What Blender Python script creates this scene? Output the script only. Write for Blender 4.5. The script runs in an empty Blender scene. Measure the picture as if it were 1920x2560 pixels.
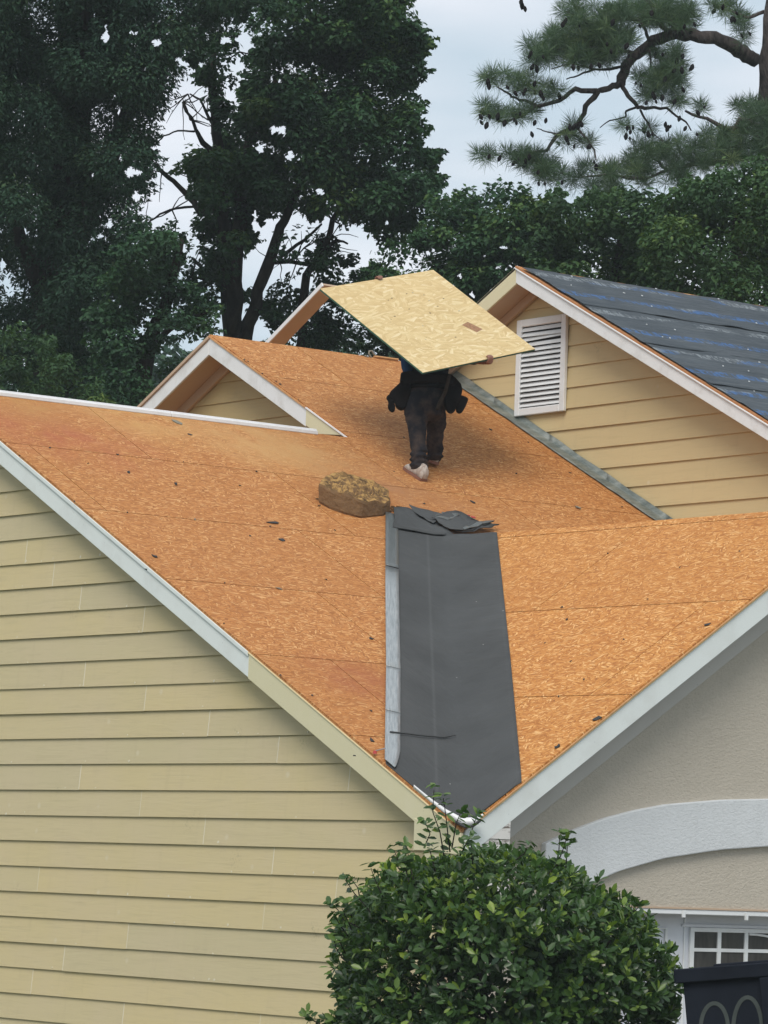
import bpy, bmesh, math, random
import numpy as np
from mathutils import Vector, Matrix, noise as mnoise
random.seed(7); rng = np.random.default_rng(11)
S = bpy.context.scene
COL = S.collection
# ------------------------------------------------------------------ camera
CAM = np.array([18.24, -14.647, -0.307])
FPX, PITCH, ROLL, AL = 9468.8, 0.0958, 0.0347, 0.6532
sA, cA = math.sin(AL), math.cos(AL)
RV = np.array([sA, cA, 0.0]); WV = np.array([-cA, sA, 0.0]); UV_ = np.array([0, 0, 1.0])
FV = math.cos(PITCH)*WV + math.sin(PITCH)*UV_
U0 = -math.sin(PITCH)*WV + math.cos(PITCH)*UV_
R = math.cos(ROLL)*RV + math.sin(ROLL)*U0
U = -math.sin(ROLL)*RV + math.cos(ROLL)*U0
cd = bpy.data.cameras.new('camera'); cam = bpy.data.objects.new('camera', cd); COL.objects.link(cam)
cd.sensor_fit = 'HORIZONTAL'; cd.sensor_width = 36; cd.lens = 36*FPX/1920
cd.clip_start = 0.5; cd.clip_end = 3000
cam.matrix_world = Matrix(((R[0], U[0], -FV[0], CAM[0]), (R[1], U[1], -FV[1], CAM[1]), (R[2], U[2], -FV[2], CAM[2]), (0, 0, 0, 1)))
S.camera = cam
# ------------------------------------------------------------------ world, sun, exposure
SUN_DIR = Vector((0.55, -0.62, 0.85)).normalized()          # towards the sun, above and behind the viewer
w = bpy.data.worlds.new('World'); S.world = w; w.use_nodes = True
nt = w.node_tree; nt.nodes.clear()
wo = nt.nodes.new('ShaderNodeOutputWorld'); bg = nt.nodes.new('ShaderNodeBackground')
sky = nt.nodes.new('ShaderNodeTexSky'); sky.sky_type = 'NISHITA'; sky.sun_disc = False
sky.sun_elevation = math.asin(SUN_DIR.z); sky.sun_rotation = math.atan2(SUN_DIR.x, SUN_DIR.y)
tc = nt.nodes.new('ShaderNodeTexCoord'); mp = nt.nodes.new('ShaderNodeMapping')
mp.inputs['Scale'].default_value = (7, 7, 26)
n1 = nt.nodes.new('ShaderNodeTexNoise'); n1.inputs['Scale'].default_value = 1.3; n1.inputs['Detail'].default_value = 4; n1.inputs['Roughness'].default_value = .45
cr = nt.nodes.new('ShaderNodeValToRGB')
cr.color_ramp.elements[0].position = .36; cr.color_ramp.elements[0].color = (3.3, 3.85, 4.25, 1)
cr.color_ramp.elements[1].position = .66; cr.color_ramp.elements[1].color = (4.9, 5.0, 5.25, 1)
mx = nt.nodes.new('ShaderNodeMix'); mx.data_type = 'RGBA'; mx.inputs[0].default_value = .88
bg.inputs['Strength'].default_value = 0.1
L = nt.links.new
L(tc.outputs['Generated'], mp.inputs['Vector']); L(mp.outputs['Vector'], n1.inputs['Vector']); L(n1.outputs['Fac'], cr.inputs['Fac'])
L(sky.outputs['Color'], mx.inputs[6]); L(cr.outputs['Color'], mx.inputs[7]); L(mx.outputs[2], bg.inputs['Color']); L(bg.outputs['Background'], wo.inputs['Surface'])
sd = bpy.data.lights.new('sun', 'SUN'); sd.energy = 1.35; sd.angle = math.radians(32); sd.color = (1, .93, .84)
sun = bpy.data.objects.new('sun', sd); COL.objects.link(sun); sun.rotation_euler = SUN_DIR.to_track_quat('Z', 'Y').to_euler()
S.view_settings.view_transform = 'Standard'; S.view_settings.look = 'None'; S.view_settings.gamma = 1
S.view_settings.use_curve_mapping = False; S.view_settings.exposure = 0.88
S.render.engine = 'CYCLES'
# ------------------------------------------------------------------ helpers
T1, T2 = .504, .673                       # roof pitches
TH1, TH2 = math.atan(T1), math.atan(T2)
RX1, RX2, RY = -6.48, -8.56, 3.438        # ridge positions
YG2, YW3 = 3.891, 6.436                   # rake plane of the second gable, wall plane of the third
EXP = .184                                # siding exposure
def ray(q): return FV + (q[0]-960)/FPX*R - (q[1]-1280)/FPX*U
def plane(q, n, d): r = ray(q); n = np.array(n, float); return CAM + (d-n@CAM)/(n@r)*r
def onS1(q): return plane(q, (T1, 0, 1), 0)
def onS2(q): return plane(q, (0, -T2, 1), 0)
def onX(q, x): return plane(q, (1, 0, 0), x)
def onY(q, y): return plane(q, (0, 1, 0), y)
def deep(q, D): return CAM + ray(q)*D
def link(o, parent=None):
    COL.objects.link(o)
    if parent is not None: o.parent = parent
    return o
def tag(o, label=None, cat=None, group=None, kind=None):
    if label: o['label'] = label
    if cat: o['category'] = cat
    if group: o['group'] = group
    if kind: o['kind'] = kind
    return o
def empty(name, loc, label, cat, group=None):
    o = bpy.data.objects.new(name, None); link(o); o.location = loc; o.empty_display_size = .2
    return tag(o, label, cat, group)
def mesh_obj(name, V, Fc, m, parent=None, uv=None, smooth=False):
    """V in world space; UVs per vertex"""
    V = np.asarray(V, float)
    rt = parent
    while rt is not None and rt.parent is not None: rt = rt.parent
    if rt is not None: V = V-np.array(rt.matrix_basis.translation)
    me = bpy.data.meshes.new(name); me.from_pydata([tuple(v) for v in V], [], [tuple(f) for f in Fc])
    me.update()
    if uv is not None:
        ul = me.uv_layers.new(name='UVMap'); li = np.empty(len(me.loops), np.int32); me.loops.foreach_get('vertex_index', li)
        ul.data.foreach_set('uv', np.asarray(uv, np.float32)[li].ravel())
    if smooth: me.polygons.foreach_set('use_smooth', [True]*len(me.polygons))
    me.materials.append(m)
    return link(bpy.data.objects.new(name, me), parent)
class MB:
    def __init__(s): s.V = []; s.F = []; s.UV = []
    def add(s, V, F, UV=None):
        o = len(s.V); s.V += [tuple(map(float, v)) for v in V]; s.F += [tuple(i+o for i in f) for f in F]
        s.UV += [tuple(u) for u in (UV if UV is not None else [(v[0]+v[1], v[2]) for v in V])]; return s
    def box(s, a, b):
        x0, y0, z0 = a; x1, y1, z1 = b
        V = [(x, y, z) for z in (z0, z1) for y in (y0, y1) for x in (x0, x1)]
        return s.add(V, [(0, 2, 3, 1), (4, 5, 7, 6), (0, 1, 5, 4), (2, 6, 7, 3), (0, 4, 6, 2), (1, 3, 7, 5)])
    def hexa(s, P8, UV=None):   # bottom ring 0-3, top ring 4-7
        return s.add(P8, [(3, 2, 1, 0), (4, 5, 6, 7), (0, 1, 5, 4), (1, 2, 6, 5), (2, 3, 7, 6), (3, 0, 4, 7)], UV)
    def prism(s, poly, ext, UV=None):   # poly list of 3d, ext vector
        n = len(poly); A = [np.array(p, float) for p in poly]; B = [p+np.array(ext, float) for p in A]
        F = [tuple(range(n)), tuple(range(2*n-1, n-1, -1))]+[(i, i+n, (i+1) % n+n, (i+1) % n) for i in range(n)]
        return s.add(A+B, F, None if UV is None else list(UV)+list(UV))
    def tube(s, pts, rad, sides=8, jit=0, cap=True):
        pts = [np.array(p, float) for p in pts]; n = len(pts); rings = []
        up = np.array([0.13, .21, .97]); prev = None
        for i, p in enumerate(pts):
            t = pts[min(i+1, n-1)]-pts[max(i-1, 0)]; t = t/(np.linalg.norm(t)+1e-9)
            a = np.cross(t, up if abs(t@up) < .95 else np.array([1, 0, 0.])) if prev is None else prev-t*(prev@t)
            a /= np.linalg.norm(a)+1e-9; b = np.cross(t, a); prev = a
            r = rad[i] if hasattr(rad, '__len__') else rad
            for k in range(sides):
                an = 2*math.pi*k/sides; rr = r*(1+jit*random.uniform(-1, 1))
                rings.append(p+rr*(math.cos(an)*a+math.sin(an)*b))
        F = [(i*sides+k, i*sides+(k+1) % sides, (i+1)*sides+(k+1) % sides, (i+1)*sides+k) for i in range(n-1) for k in range(sides)]
        if cap: F += [tuple(range(sides-1, -1, -1)), tuple((n-1)*sides+k for k in range(sides))]
        ln = np.cumsum([0]+[np.linalg.norm(pts[i+1]-pts[i]) for i in range(n-1)])
        return s.add(rings, F, [(k/sides, ln[i]) for i in range(n) for k in range(sides)])
    def build(s, name, m, parent=None, smooth=False, recalc=True):
        o = mesh_obj(name, s.V, s.F, m, parent, s.UV, smooth)
        if recalc:
            bm = bmesh.new(); bm.from_mesh(o.data); bmesh.ops.recalc_face_normals(bm, faces=bm.faces); bm.to_mesh(o.data); bm.free()
        return o
def clip(poly, hp):
    for a, b, c in hp:           # keep a*u+b*v<=c
        out = []
        for i in range(len(poly)):
            p, q = poly[i], poly[(i+1) % len(poly)]
            dp, dq = a*p[0]+b*p[1]-c, a*q[0]+b*q[1]-c
            if dp <= 0: out.append(p)
            if dp*dq < 0:
                t = dp/(dp-dq); out.append((p[0]+t*(q[0]-p[0]), p[1]+t*(q[1]-p[1])))
        poly = out
        if len(poly) < 3: return []
    return poly
def area(p): return abs(sum(p[i][0]*p[(i+1) % len(p)][1]-p[(i+1) % len(p)][0]*p[i][1] for i in range(len(p))))/2
def bevel(o, wd=.004, seg=1):
    md = o.modifiers.new('bevel', 'BEVEL'); md.width = wd; md.segments = seg; md.limit_method = 'ANGLE'; return o
# ------------------------------------------------------------------ node material helpers
class NM:
    def __init__(s, name, rough=.8, spec=.3):
        s.m = bpy.data.materials.new(name); s.m.use_nodes = True; s.t = s.m.node_tree; s.t.nodes.clear()
        s.out = s.n('ShaderNodeOutputMaterial'); s.b = s.n('ShaderNodeBsdfPrincipled')
        s.b.inputs['Roughness'].default_value = rough; s.b.inputs['Specular IOR Level'].default_value = spec
        s.l(s.b.outputs[0], s.out.inputs[0]); s.tc = s.n('ShaderNodeTexCoord'); s.geo = s.n('ShaderNodeNewGeometry')
        s.pos = s.geo.outputs['Position']; s.uv = s.tc.outputs['UV']
    def n(s, k): return s.t.nodes.new(k)
    def l(s, a, b): s.t.links.new(a, b)
    def put(s, sock, v):
        if hasattr(v, 'is_output') or isinstance(v, bpy.types.NodeSocket): s.l(v, sock)
        elif isinstance(v, tuple) and len(v) == 3 and sock.type == 'RGBA': sock.default_value = (*v, 1)
        else: sock.default_value = v
    def map(s, vec, scale=(1, 1, 1), rot=(0, 0, 0), loc=(0, 0, 0)):
        m = s.n('ShaderNodeMapping'); s.l(vec, m.inputs['Vector']); m.inputs['Scale'].default_value = scale
        m.inputs['Rotation'].default_value = rot; m.inputs['Location'].default_value = loc; return m.outputs[0]
    def noise(s, vec, sc, det=3, rough=.5, dist=0):
        k = s.n('ShaderNodeTexNoise'); s.l(vec, k.inputs['Vector']); k.inputs['Scale'].default_value = sc
        k.inputs['Detail'].default_value = det; k.inputs['Roughness'].default_value = rough; k.inputs['Distortion'].default_value = dist
        return k.outputs['Fac']
    def vor(s, vec, sc, feat='F1', out='Color', rnd=1):
        k = s.n('ShaderNodeTexVoronoi'); s.l(vec, k.inputs['Vector']); k.inputs['Scale'].default_value = sc; k.feature = feat
        k.inputs['Randomness'].default_value = rnd; return k.outputs[out]
    def ramp(s, f, stops, interp='LINEAR'):
        k = s.n('ShaderNodeValToRGB'); s.l(f, k.inputs[0]); e = k.color_ramp.elements; k.color_ramp.interpolation = interp
        while len(e) < len(stops): e.new(.5)
        for i, (p, c) in enumerate(stops):
            e[i].position = p; e[i].color = (*c, 1) if isinstance(c, tuple) else (c, c, c, 1)
        return k.outputs[0]
    def mix(s, f, a, b, mode='MIX'):
        k = s.n('ShaderNodeMix'); k.data_type = 'RGBA'; k.blend_type = mode
        s.put(k.inputs[0], f); s.put(k.inputs[6], a); s.put(k.inputs[7], b); return k.outputs[2]
    def math(s, op, a, b=0.0, cl=False):
        k = s.n('ShaderNodeMath'); k.operation = op; k.use_clamp = cl; s.put(k.inputs[0], a); s.put(k.inputs[1], b); return k.outputs[0]
    def sep(s, v):
        k = s.n('ShaderNodeSeparateXYZ'); s.l(v, k.inputs[0]); return k.outputs
    def rand(s): return s.n('ShaderNodeObjectInfo').outputs['Random']
    def attr(s, nme): k = s.n('ShaderNodeAttribute'); k.attribute_name = nme; return k.outputs['Fac']
    def blob(s, c, r, sharp=1.0):   # stain centred at world point c
        k = s.n('ShaderNodeVectorMath'); k.operation = 'DISTANCE'; s.l(s.pos, k.inputs[0]); k.inputs[1].default_value = tuple(map(float, c))
        return s.math('SUBTRACT', 1.0, s.math('DIVIDE', k.outputs['Value'], r), True)
    def bump(s, h, st=.3, d=.01):
        k = s.n('ShaderNodeBump'); k.inputs['Strength'].default_value = st; k.inputs['Distance'].default_value = d
        s.l(h, k.inputs['Height']); s.l(k.outputs[0], s.b.inputs['Normal'])
    def col(s, c): s.put(s.b.inputs['Base Color'], c); return s.m
def flat(name, c, rough=.7, spec=.3, var=.12, sc=6, bump=0, metal=0):
    k = NM(name, rough, spec); n = k.noise(k.pos, sc, 5, .6)
    k.b.inputs['Metallic'].default_value = metal
    k.col(k.mix(n, tuple(x*(1-var*1.6) for x in c), tuple(min(1, x*(1+var*1.6)) for x in c)))
    if bump: k.bump(k.noise(k.pos, sc*18, 3), bump, .004)
    return k.m
def osb(name, dark, mid, light, pale, stains=False, contrast=1.0, size=1.0):
    k = NM(name, .75, .25)
    wob = k.noise(k.uv, 3.1, 2); base = k.mix(.03, k.uv, k.n('ShaderNodeTexNoise').outputs['Color'], 'ADD')
    val = None
    sel = k.n('ShaderNodeTexVoronoi'); k.l(k.uv, sel.inputs['Vector']); sel.inputs['Scale'].default_value = 26/size
    sx = k.sep(sel.outputs['Color'])
    layers = []
    for i, (rot, su, sv) in enumerate([(.22, 15, 95), (-.35, 18, 110), (.9, 24, 86), (-1.15, 22, 80)]):
        vv = k.map(k.uv, (su/size, sv/size, 1), (0, 0, rot), (i*3.3, i*7.1, 0))
        vm = k.n('ShaderNodeMapping'); vm.vector_type = 'POINT'
        # rotate first, then stretch
        rv = k.map(k.uv, (1, 1, 1), (0, 0, rot)); sv_ = k.map(rv, (su/size, sv/size, 1), (0, 0, 0), (i*3.3, i*7.1, 0))
        t = k.n('ShaderNodeTexVoronoi'); k.l(sv_, t.inputs['Vector']); t.inputs['Scale'].default_value = 1
        layers.append(k.sep(t.outputs['Color'])[0])
    m1 = k.mix(k.math('GREATER_THAN', sx[0], .72), layers[0], layers[2])
    m2 = k.mix(k.math('GREATER_THAN', sx[1], .55), m1, layers[1])
    m3 = k.mix(k.math('GREATER_THAN', sx[2], .86), m2, layers[3])
    c = k.ramp(m3, [(0, dark), (.22, tuple(.55*a+.45*b for a, b in zip(dark, mid))), (.5, mid), (.8, light), (1, pale)])
    fib = k.noise(k.map(k.uv, (30, 260, 1)), 1, 3, .6)
    c = k.mix(k.ramp(fib, [(.3, .25), (.7, 0.0)]), c, tuple(x*.55 for x in mid))
    c = k.mix(k.math('MULTIPLY', k.ramp(k.noise(k.pos, 5.5, 6, .65), [(.45, 0.0), (.8, 1.0)]), .35), c, tuple(x*.8 for x in mid))
    big = k.noise(k.pos, 1.1, 5, .6)
    c = k.mix(k.ramp(big, [(.35, .16), (.65, 0.0)]), c, (dark[0]*1.25, dark[1]*1.1, dark[2]))
    c = k.mix(k.math('MULTIPLY', k.rand(), .30), c, tuple(x*.72 for x in mid))
    # scattered dark nail marks and grit
    sp = k.vor(k.pos, 9, 'F1', 'Distance'); c = k.mix(k.ramp(sp, [(.035, .75), (.06, 0.0)]), c, (.05, .04, .035))
    if stains:
        w_ = k.ramp(k.noise(k.pos, 3.2, 6, .65), [(.3, 0.0), (.7, 1.0)])
        for cc, r, colr, amt in stains:
            c = k.mix(k.math('MULTIPLY', k.math('MULTIPLY', k.blob(cc, r), w_, True), amt, True), c, colr)
    c = k.mix(1.0 if contrast == 1 else contrast, mid, c)
    k.bump(m3, .35, .002)
    return k.col(c)
# ------------------------------------------------------------------ materials
a1 = onS1((150, 1075)); a2 = onS1((330, 1035)); a3 = onS1((620, 1110)); a4 = onS1((760, 1130)); a5 = onS1((1000, 1230)); a6 = onS1((900, 1700)); a7 = onS1((60, 1010))
M = {}
M['osb'] = osb('weathered_osb', (.28, .105, .028), (.475, .20, .060), (.57, .265, .088), (.76, .47, .21), stains=[
    (a1, 1.0, (.36, .105, .05), 1.15), (a2, .8, (.50, .28, .10), 1.6), (a3, .75, (.50, .285, .11), 1.6), (a4, .7, (.46, .26, .10), 1.5), (a7, .6, (.42, .22, .07), 1.4),
    (a5, .9, (.34, .165, .075), 1.0), (a6, .55, (.30, .085, .04), .9)])
M['osb2'] = osb('cleaner_osb', (.33, .122, .030), (.55, .235, .062), (.66, .325, .098), (.88, .56, .25))
M['osb_fresh'] = osb('fresh_osb', (.52, .37, .17), (.64, .49, .25), (.74, .60, .34), (.84, .73, .48), contrast=.85, size=2.0)
M['osb_edge'] = flat('cut_osb_edge', (.42, .20, .09), .9, .1, .3, 40)
M['raw_strip'] = flat('raw_pine_strip', (.50, .28, .13), .8, .2, .3, 14)
M['pale_edge'] = flat('cut_edge_highlight', (.78, .66, .40), .8, .2, .1, 20)  # pale strip along the cut edge, its highlight line put into the colour
def siding(name, ca, cb, warm):
    k = NM(name, .62, .25)
    r = k.rand()
    c = k.mix(r, ca, cb)
    gr = k.noise(k.map(k.uv, (2.2, 34, 1)), 1, 6, .62, 1.6)
    bl = k.noise(k.pos, 1.7, 5, .6)
    c = k.mix(k.ramp(bl, [(.4, 0.0), (.7, .4)]), c, warm)
    c = k.mix(k.ramp(gr, [(.3, .22), (.5, 0.0)]), c, tuple(x*.72 for x in ca))
    ver = k.noise(k.map(k.uv, (11, 1.2, 1)), 1, 5, .7)
    c = k.mix(k.ramp(ver, [(.55, 0.0), (.8, .16)]), c, (.30, .24, .16))
    sp = k.vor(k.pos, 3.3, 'F1', 'Distance')
    c = k.mix(k.ramp(sp, [(.035, .55), (.09, 0.0)]), c, (.62, .56, .42))
    sc = k.vor(k.pos, 1.9, 'F1', 'Distance'); scr = k.noise(k.pos, 60, 3, .7)
    c = k.mix(k.math('MULTIPLY', k.ramp(sc, [(.08, 1.0), (.16, 0.0)]), k.ramp(scr, [(.55, 0.0), (.62, .35)])), c, (.15, .14, .10))
    k.bump(gr, .35, .004)
    return k.col(c)
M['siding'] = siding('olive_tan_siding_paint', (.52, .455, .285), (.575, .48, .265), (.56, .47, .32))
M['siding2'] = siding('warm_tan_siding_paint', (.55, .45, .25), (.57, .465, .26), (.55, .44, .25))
M['siding3'] = siding('siding_paint_with_gable_shade', (.44, .35, .18), (.47, .37, .19), (.44, .34, .18))  # darker copy of the siding paint, the gable's shade is in its colour
def paint(name, c, dirt=(.3, .28, .24), amt=.35, sc=3.0, rough=.55, flake=0):
    k = NM(name, rough, .3); n = k.noise(k.pos, sc, 6, .65)
    cc = k.mix(k.math('MULTIPLY', k.ramp(n, [(.48, 0.0), (.8, 1.0)]), amt), c, dirt)
    sp = k.vor(k.pos, 11, 'F1', 'Distance'); cc = k.mix(k.ramp(sp, [(.03, .5), (.06, 0.0)]), cc, tuple(x*.6 for x in c))
    if flake:
        f = k.noise(k.map(k.pos, (3, 3, 26)), 1.5, 6, .7); cc = k.mix(k.ramp(f, [(.56, 0.0), (.62, 1.0)]), cc, (.16, .14, .12))
    k.bump(k.noise(k.pos, 35, 4), .15, .003)
    return k.col(cc)
M['white'] = paint('white_trim_paint', (.71, .74, .755))
M['white_cool'] = paint('pale_grey_trim_paint', (.68, .73, .72), amt=.25)
M['white_old'] = paint('chalky_white_paint', (.70, .725, .74), amt=.4, sc=7)
M['peel'] = paint('peeling_white_paint', (.66, .65, .63), amt=.6, sc=9, flake=1)
M['primed'] = paint('yellow_green_trim_paint', (.62, .58, .39), (.66, .62, .46), .5, 5)
M['soffit'] = paint('tan_soffit_paint', (.48, .36, .26), (.33, .25, .19), .3, 2)
M['frieze'] = paint('grey_frieze_paint', (.50, .49, .46), amt=.2)
M['caulk'] = flat('caulk_line', (.66, .62, .50), .6, .2, .1, 10)
M['gutter_white'] = paint('white_metal_trim', (.74, .75, .77), (.42, .40, .38), .3, 6, .35)
k = NM('grey_flashing_metal', .42, .5); k.b.inputs['Metallic'].default_value = .35
nn = k.noise(k.map(k.pos, (3, 3, 9)), 2.2, 6, .65)
M['flash'] = k.col(k.ramp(nn, [(.3, (.10, .125, .115)), (.5, (.20, .225, .205)), (.7, (.33, .35, .32)), (.85, (.42, .43, .40))]))
def felt(name, c, st):
    k = NM(name, .88, .22); big = k.noise(k.pos, 1.6, 5, .55)
    cc = k.mix(k.ramp(big, [(.3, 0.0), (.7, 1.0)]), tuple(x*.84 for x in c), tuple(x*1.2 for x in c))
    u = k.sep(k.uv)
    seam = k.ramp(k.math('ABSOLUTE', k.math('SUBTRACT', u[0], .42)), [(.0, .2), (.02, 0.0)])
    cc = k.mix(seam, cc, (.17, .18, .18))
    fine = k.noise(k.pos, 210, 3, .7); cc = k.mix(k.ramp(fine, [(.35, .3), (.65, 0.0)]), cc, tuple(x*.7 for x in c))
    dust = k.noise(k.map(k.uv, (2, 9, 1)), 1.3, 6, .7); cc = k.mix(k.ramp(dust, [(.55, 0.0), (.85, .12)]), cc, (.20, .18, .16))
    sp = k.vor(k.pos, 5.2, 'F1', 'Distance'); cc = k.mix(k.ramp(sp, [(.018, .9), (.026, 0.0)]), cc, (.6, .6, .58))
    k.bump(k.noise(k.map(k.uv, (1.4, 4, 1)), 1.7, 6, .6, .3), .6, .03)
    return k.col(cc)
M['felt'] = felt('charcoal_roofing_felt', (.066, .070, .072), 1)
k = NM('silvery_adhesive_strip', .35, .6); n_ = k.noise(k.map(k.uv, (34, 9, 1)), 2.2, 7, .75)
u = k.sep(k.uv)
c_ = k.ramp(n_, [(.34, (.15, .175, .185)), (.48, (.25, .28, .295)), (.58, (.32, .35, .36)), (.75, (.44, .47, .47))])
drk = k.ramp(k.math('ADD', u[1], k.math('MULTIPLY', n_, .25)), [(.90, 0.0), (1.08, 1.0)])
M['strip'] = k.col(k.mix(drk, c_, k.mix(n_, (.03, .035, .036), (.16, .18, .18))))
# synthetic underlayment
k = NM('blue_grey_underlayment', .72, .2); uvs = k.sep(k.uv)
rowp = k.math('FRACT', k.math('MULTIPLY', uvs[1], 1/.46)); row = k.ramp(k.math('ABSOLUTE', k.math('SUBTRACT', rowp, .5)), [(.0, 1.0), (.11, 1.0), (.15, 0.0)])
pr_ = k.noise(k.map(k.uv, (26, 9, 1)), 1.1, 4, .7, 1.0); letters = k.math('MULTIPLY', row, k.ramp(pr_, [(.48, 0.0), (.54, .9)]))
seg = k.noise(k.map(k.uv, (1.5, 2.2, 1)), 1.0, 1, .5)
blue = k.ramp(seg, [(.46, (.22, .25, .27)), (.52, (.045, .125, .30))])
seg2 = k.ramp(k.noise(k.map(k.uv, (1.1, 2.0, 1), loc=(5, 3, 0)), 1.0, 1, .5), [(.36, 0.0), (.40, 1.0)])
cb = k.mix(k.noise(k.map(k.pos, (1, 1, 1)), 2.2, 6, .65), (.016, .025, .035), (.095, .112, .126))
c_ = k.mix(k.math('MULTIPLY', letters, seg2), cb, blue)
streak = k.noise(k.map(k.uv, (1.2, 26, 1)), 1.0, 6, .75); c_ = k.mix(k.ramp(streak, [(.5, 0.0), (.72, .5)]), c_, (.16, .175, .18))
k.bump(k.noise(k.map(k.uv, (1.3, 7, 1)), 1.5, 4, .6), .8, .04)
M['under'] = k.col(c_)
def stucco(name, c, s2):
    k = NM(name, .85, .2); n = k.noise(k.map(k.pos, (1, 1, 1.6)), 42, 5, .6, .6); b = k.noise(k.pos, 1.3, 5, .6)
    cc = k.mix(b, tuple(x*.90 for x in c), tuple(x*1.10 for x in c)); cc = k.mix(k.ramp(n, [(.35, .25), (.55, 0.0)]), cc, tuple(x*.75 for x in c))
    st = k.noise(k.map(k.pos, (9, 9, .8)), 1, 5, .7); cc = k.mix(k.ramp(st, [(.55, 0.0), (.85, .25)]), cc, tuple(x*.7 for x in c))
    k.bump(n, s2, .012); return k.col(cc)
M['stucco'] = stucco('tan_stucco', (.485, .445, .375), .7)
M['stucco_w'] = stucco('pale_grey_stucco', (.60, .63, .65), .5)
M['door'] = paint('garage_door_white', (.62, .65, .70), amt=.15)
k = NM('dark_window_glass', .06, .5)
M['glass'] = k.col(k.mix(k.noise(k.map(k.pos, (9, 9, 2)), 1.2, 4, .6, 1.2), (.015, .016, .02), (.10, .095, .09)))
M['trailer'] = flat('black_steel', (.008, .011, .018), .75, .12, .3, 5, .1)
M['chalk'] = flat('faded_spray_paint', (.055, .066, .064), .9, .1, .4, 9)
M['rubber_vent_shade'] = flat('black_rubber_and_vent_shade', (.02, .02, .02), .9, .2)
M['steel'] = flat('worn_steel', (.35, .35, .36), .4, .5, .2, 20, 0, .8)
# stone-like lump
k = NM('sandy_brown_lump', .9, .15); nz = k.sep(k.geo.outputs['Normal'])
n1_ = k.noise(k.pos, 13, 7, .7); n2_ = k.noise(k.map(k.pos, (5, 5, 22)), 2.2, 5, .6)
side = k.mix(n2_, (.11, .062, .030), (.27, .165, .085)); top = k.mix(k.ramp(n1_, [(.40, 0.0), (.55, 1.0)]), (.09, .055, .028), (.44, .27, .10))
k.bump(n1_, 1.0, .03); M['lump'] = k.col(k.mix(k.ramp(nz[2], [(.45, 0.0), (.7, 1.0)]), side, top))
M['shingle'] = flat('charcoal_shingle', (.055, .058, .06), .95, .1, .35, 60, .3)
M['shingle_g'] = flat('pale_grey_shingle', (.22, .21, .17), .95, .1, .35, 40, .3)
M['red'] = flat('red_plastic', (.45, .06, .06), .5, .3)
# cloth, skin
def cloth(name, c, c2, sc=7, sheen=.2):
    k = NM(name, .95, .1); n = k.noise(k.pos, sc, 6, .65); cc = k.mix(k.ramp(n, [(.42, 0.0), (.72, 1.0)]), c, c2); k.bump(k.noise(k.pos, 22, 4), .5, .012); return k.col(cc)
M['trousers'] = cloth('dusty_black_trousers', (.017, .018, .023), (.075, .054, .045), 9)
M['pouch'] = cloth('black_leather_pouch', (.007, .007, .008), (.014, .011, .010), 6)
M['strap'] = cloth('brown_strap', (.035, .028, .022), (.05, .04, .03), 20)
M['shirt'] = cloth('black_work_jacket', (.009, .010, .014), (.014, .016, .022), 5)
M['shirt_b'] = cloth('blue_shirt', (.018, .05, .13), (.03, .07, .16), 5)
M['skin'] = flat('brown_skin', (.23, .105, .07), .55, .35, .12, 15)
M['hair'] = flat('black_hair', (.012, .010, .009), .6, .3)
M['shoe'] = cloth('dusty_white_shoe', (.50, .46, .42), (.22, .15, .115), 30)
M['sole'] = flat('worn_rubber_sole', (.22, .11, .08), .9, .1, .25, 30)
# foliage
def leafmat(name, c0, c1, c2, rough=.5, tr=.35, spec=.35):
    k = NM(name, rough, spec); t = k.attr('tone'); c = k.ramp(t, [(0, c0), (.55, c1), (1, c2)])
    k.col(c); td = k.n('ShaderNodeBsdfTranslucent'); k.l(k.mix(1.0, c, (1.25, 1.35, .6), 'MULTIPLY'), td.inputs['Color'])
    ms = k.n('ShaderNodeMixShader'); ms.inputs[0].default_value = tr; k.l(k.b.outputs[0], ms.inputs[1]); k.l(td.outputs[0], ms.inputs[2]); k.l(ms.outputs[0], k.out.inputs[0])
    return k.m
M['leaf_dark'] = leafmat('dark_oak_leaves', (.018, .042, .030), (.034, .076, .044), (.075, .115, .046), .75, .12, .1)
M['leaf_b'] = leafmat('broad_tree_leaves', (.019, .050, .029), (.038, .098, .040), (.10, .165, .042), .6, .18, .2)
M['leaf_c'] = leafmat('mid_green_leaves', (.024, .058, .028), (.048, .105, .038), (.12, .18, .046), .6, .2, .2)
M['leaf_p'] = leafmat('pine_needles', (.035, .075, .045), (.065, .125, .058), (.15, .21, .085), .55, .2)
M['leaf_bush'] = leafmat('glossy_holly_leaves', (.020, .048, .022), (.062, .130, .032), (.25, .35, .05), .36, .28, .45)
def barkmat(name, c, c2, sc=9):
    k = NM(name, .95, .1); n = k.noise(k.map(k.pos, (1, 1, .3)), sc, 6, .65); k.bump(n, .9, .04); return k.col(k.mix(k.ramp(n, [(.35, 0.0), (.65, 1.0)]), c, c2))
M['bark'] = barkmat('dark_bark', (.012, .012, .011), (.040, .036, .030))
M['pine_bark'] = barkmat('grey_brown_pine_bark', (.035, .030, .030), (.130, .110, .105), 16)
M['cone'] = flat('dark_pine_cone', (.010, .009, .009), .9, .1, .3, 60)
k = NM('grass_ground', .95, .1); n_ = k.noise(k.pos, .6, 8, .7); M['ground'] = k.col(k.mix(n_, (.045, .06, .022), (.10, .115, .05)))
k = NM('concrete_drive', .9, .2); n_ = k.noise(k.pos, 1.4, 8, .7); M['drive'] = k.col(k.mix(n_, (.30, .29, .27), (.42, .41, .38)))
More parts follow.
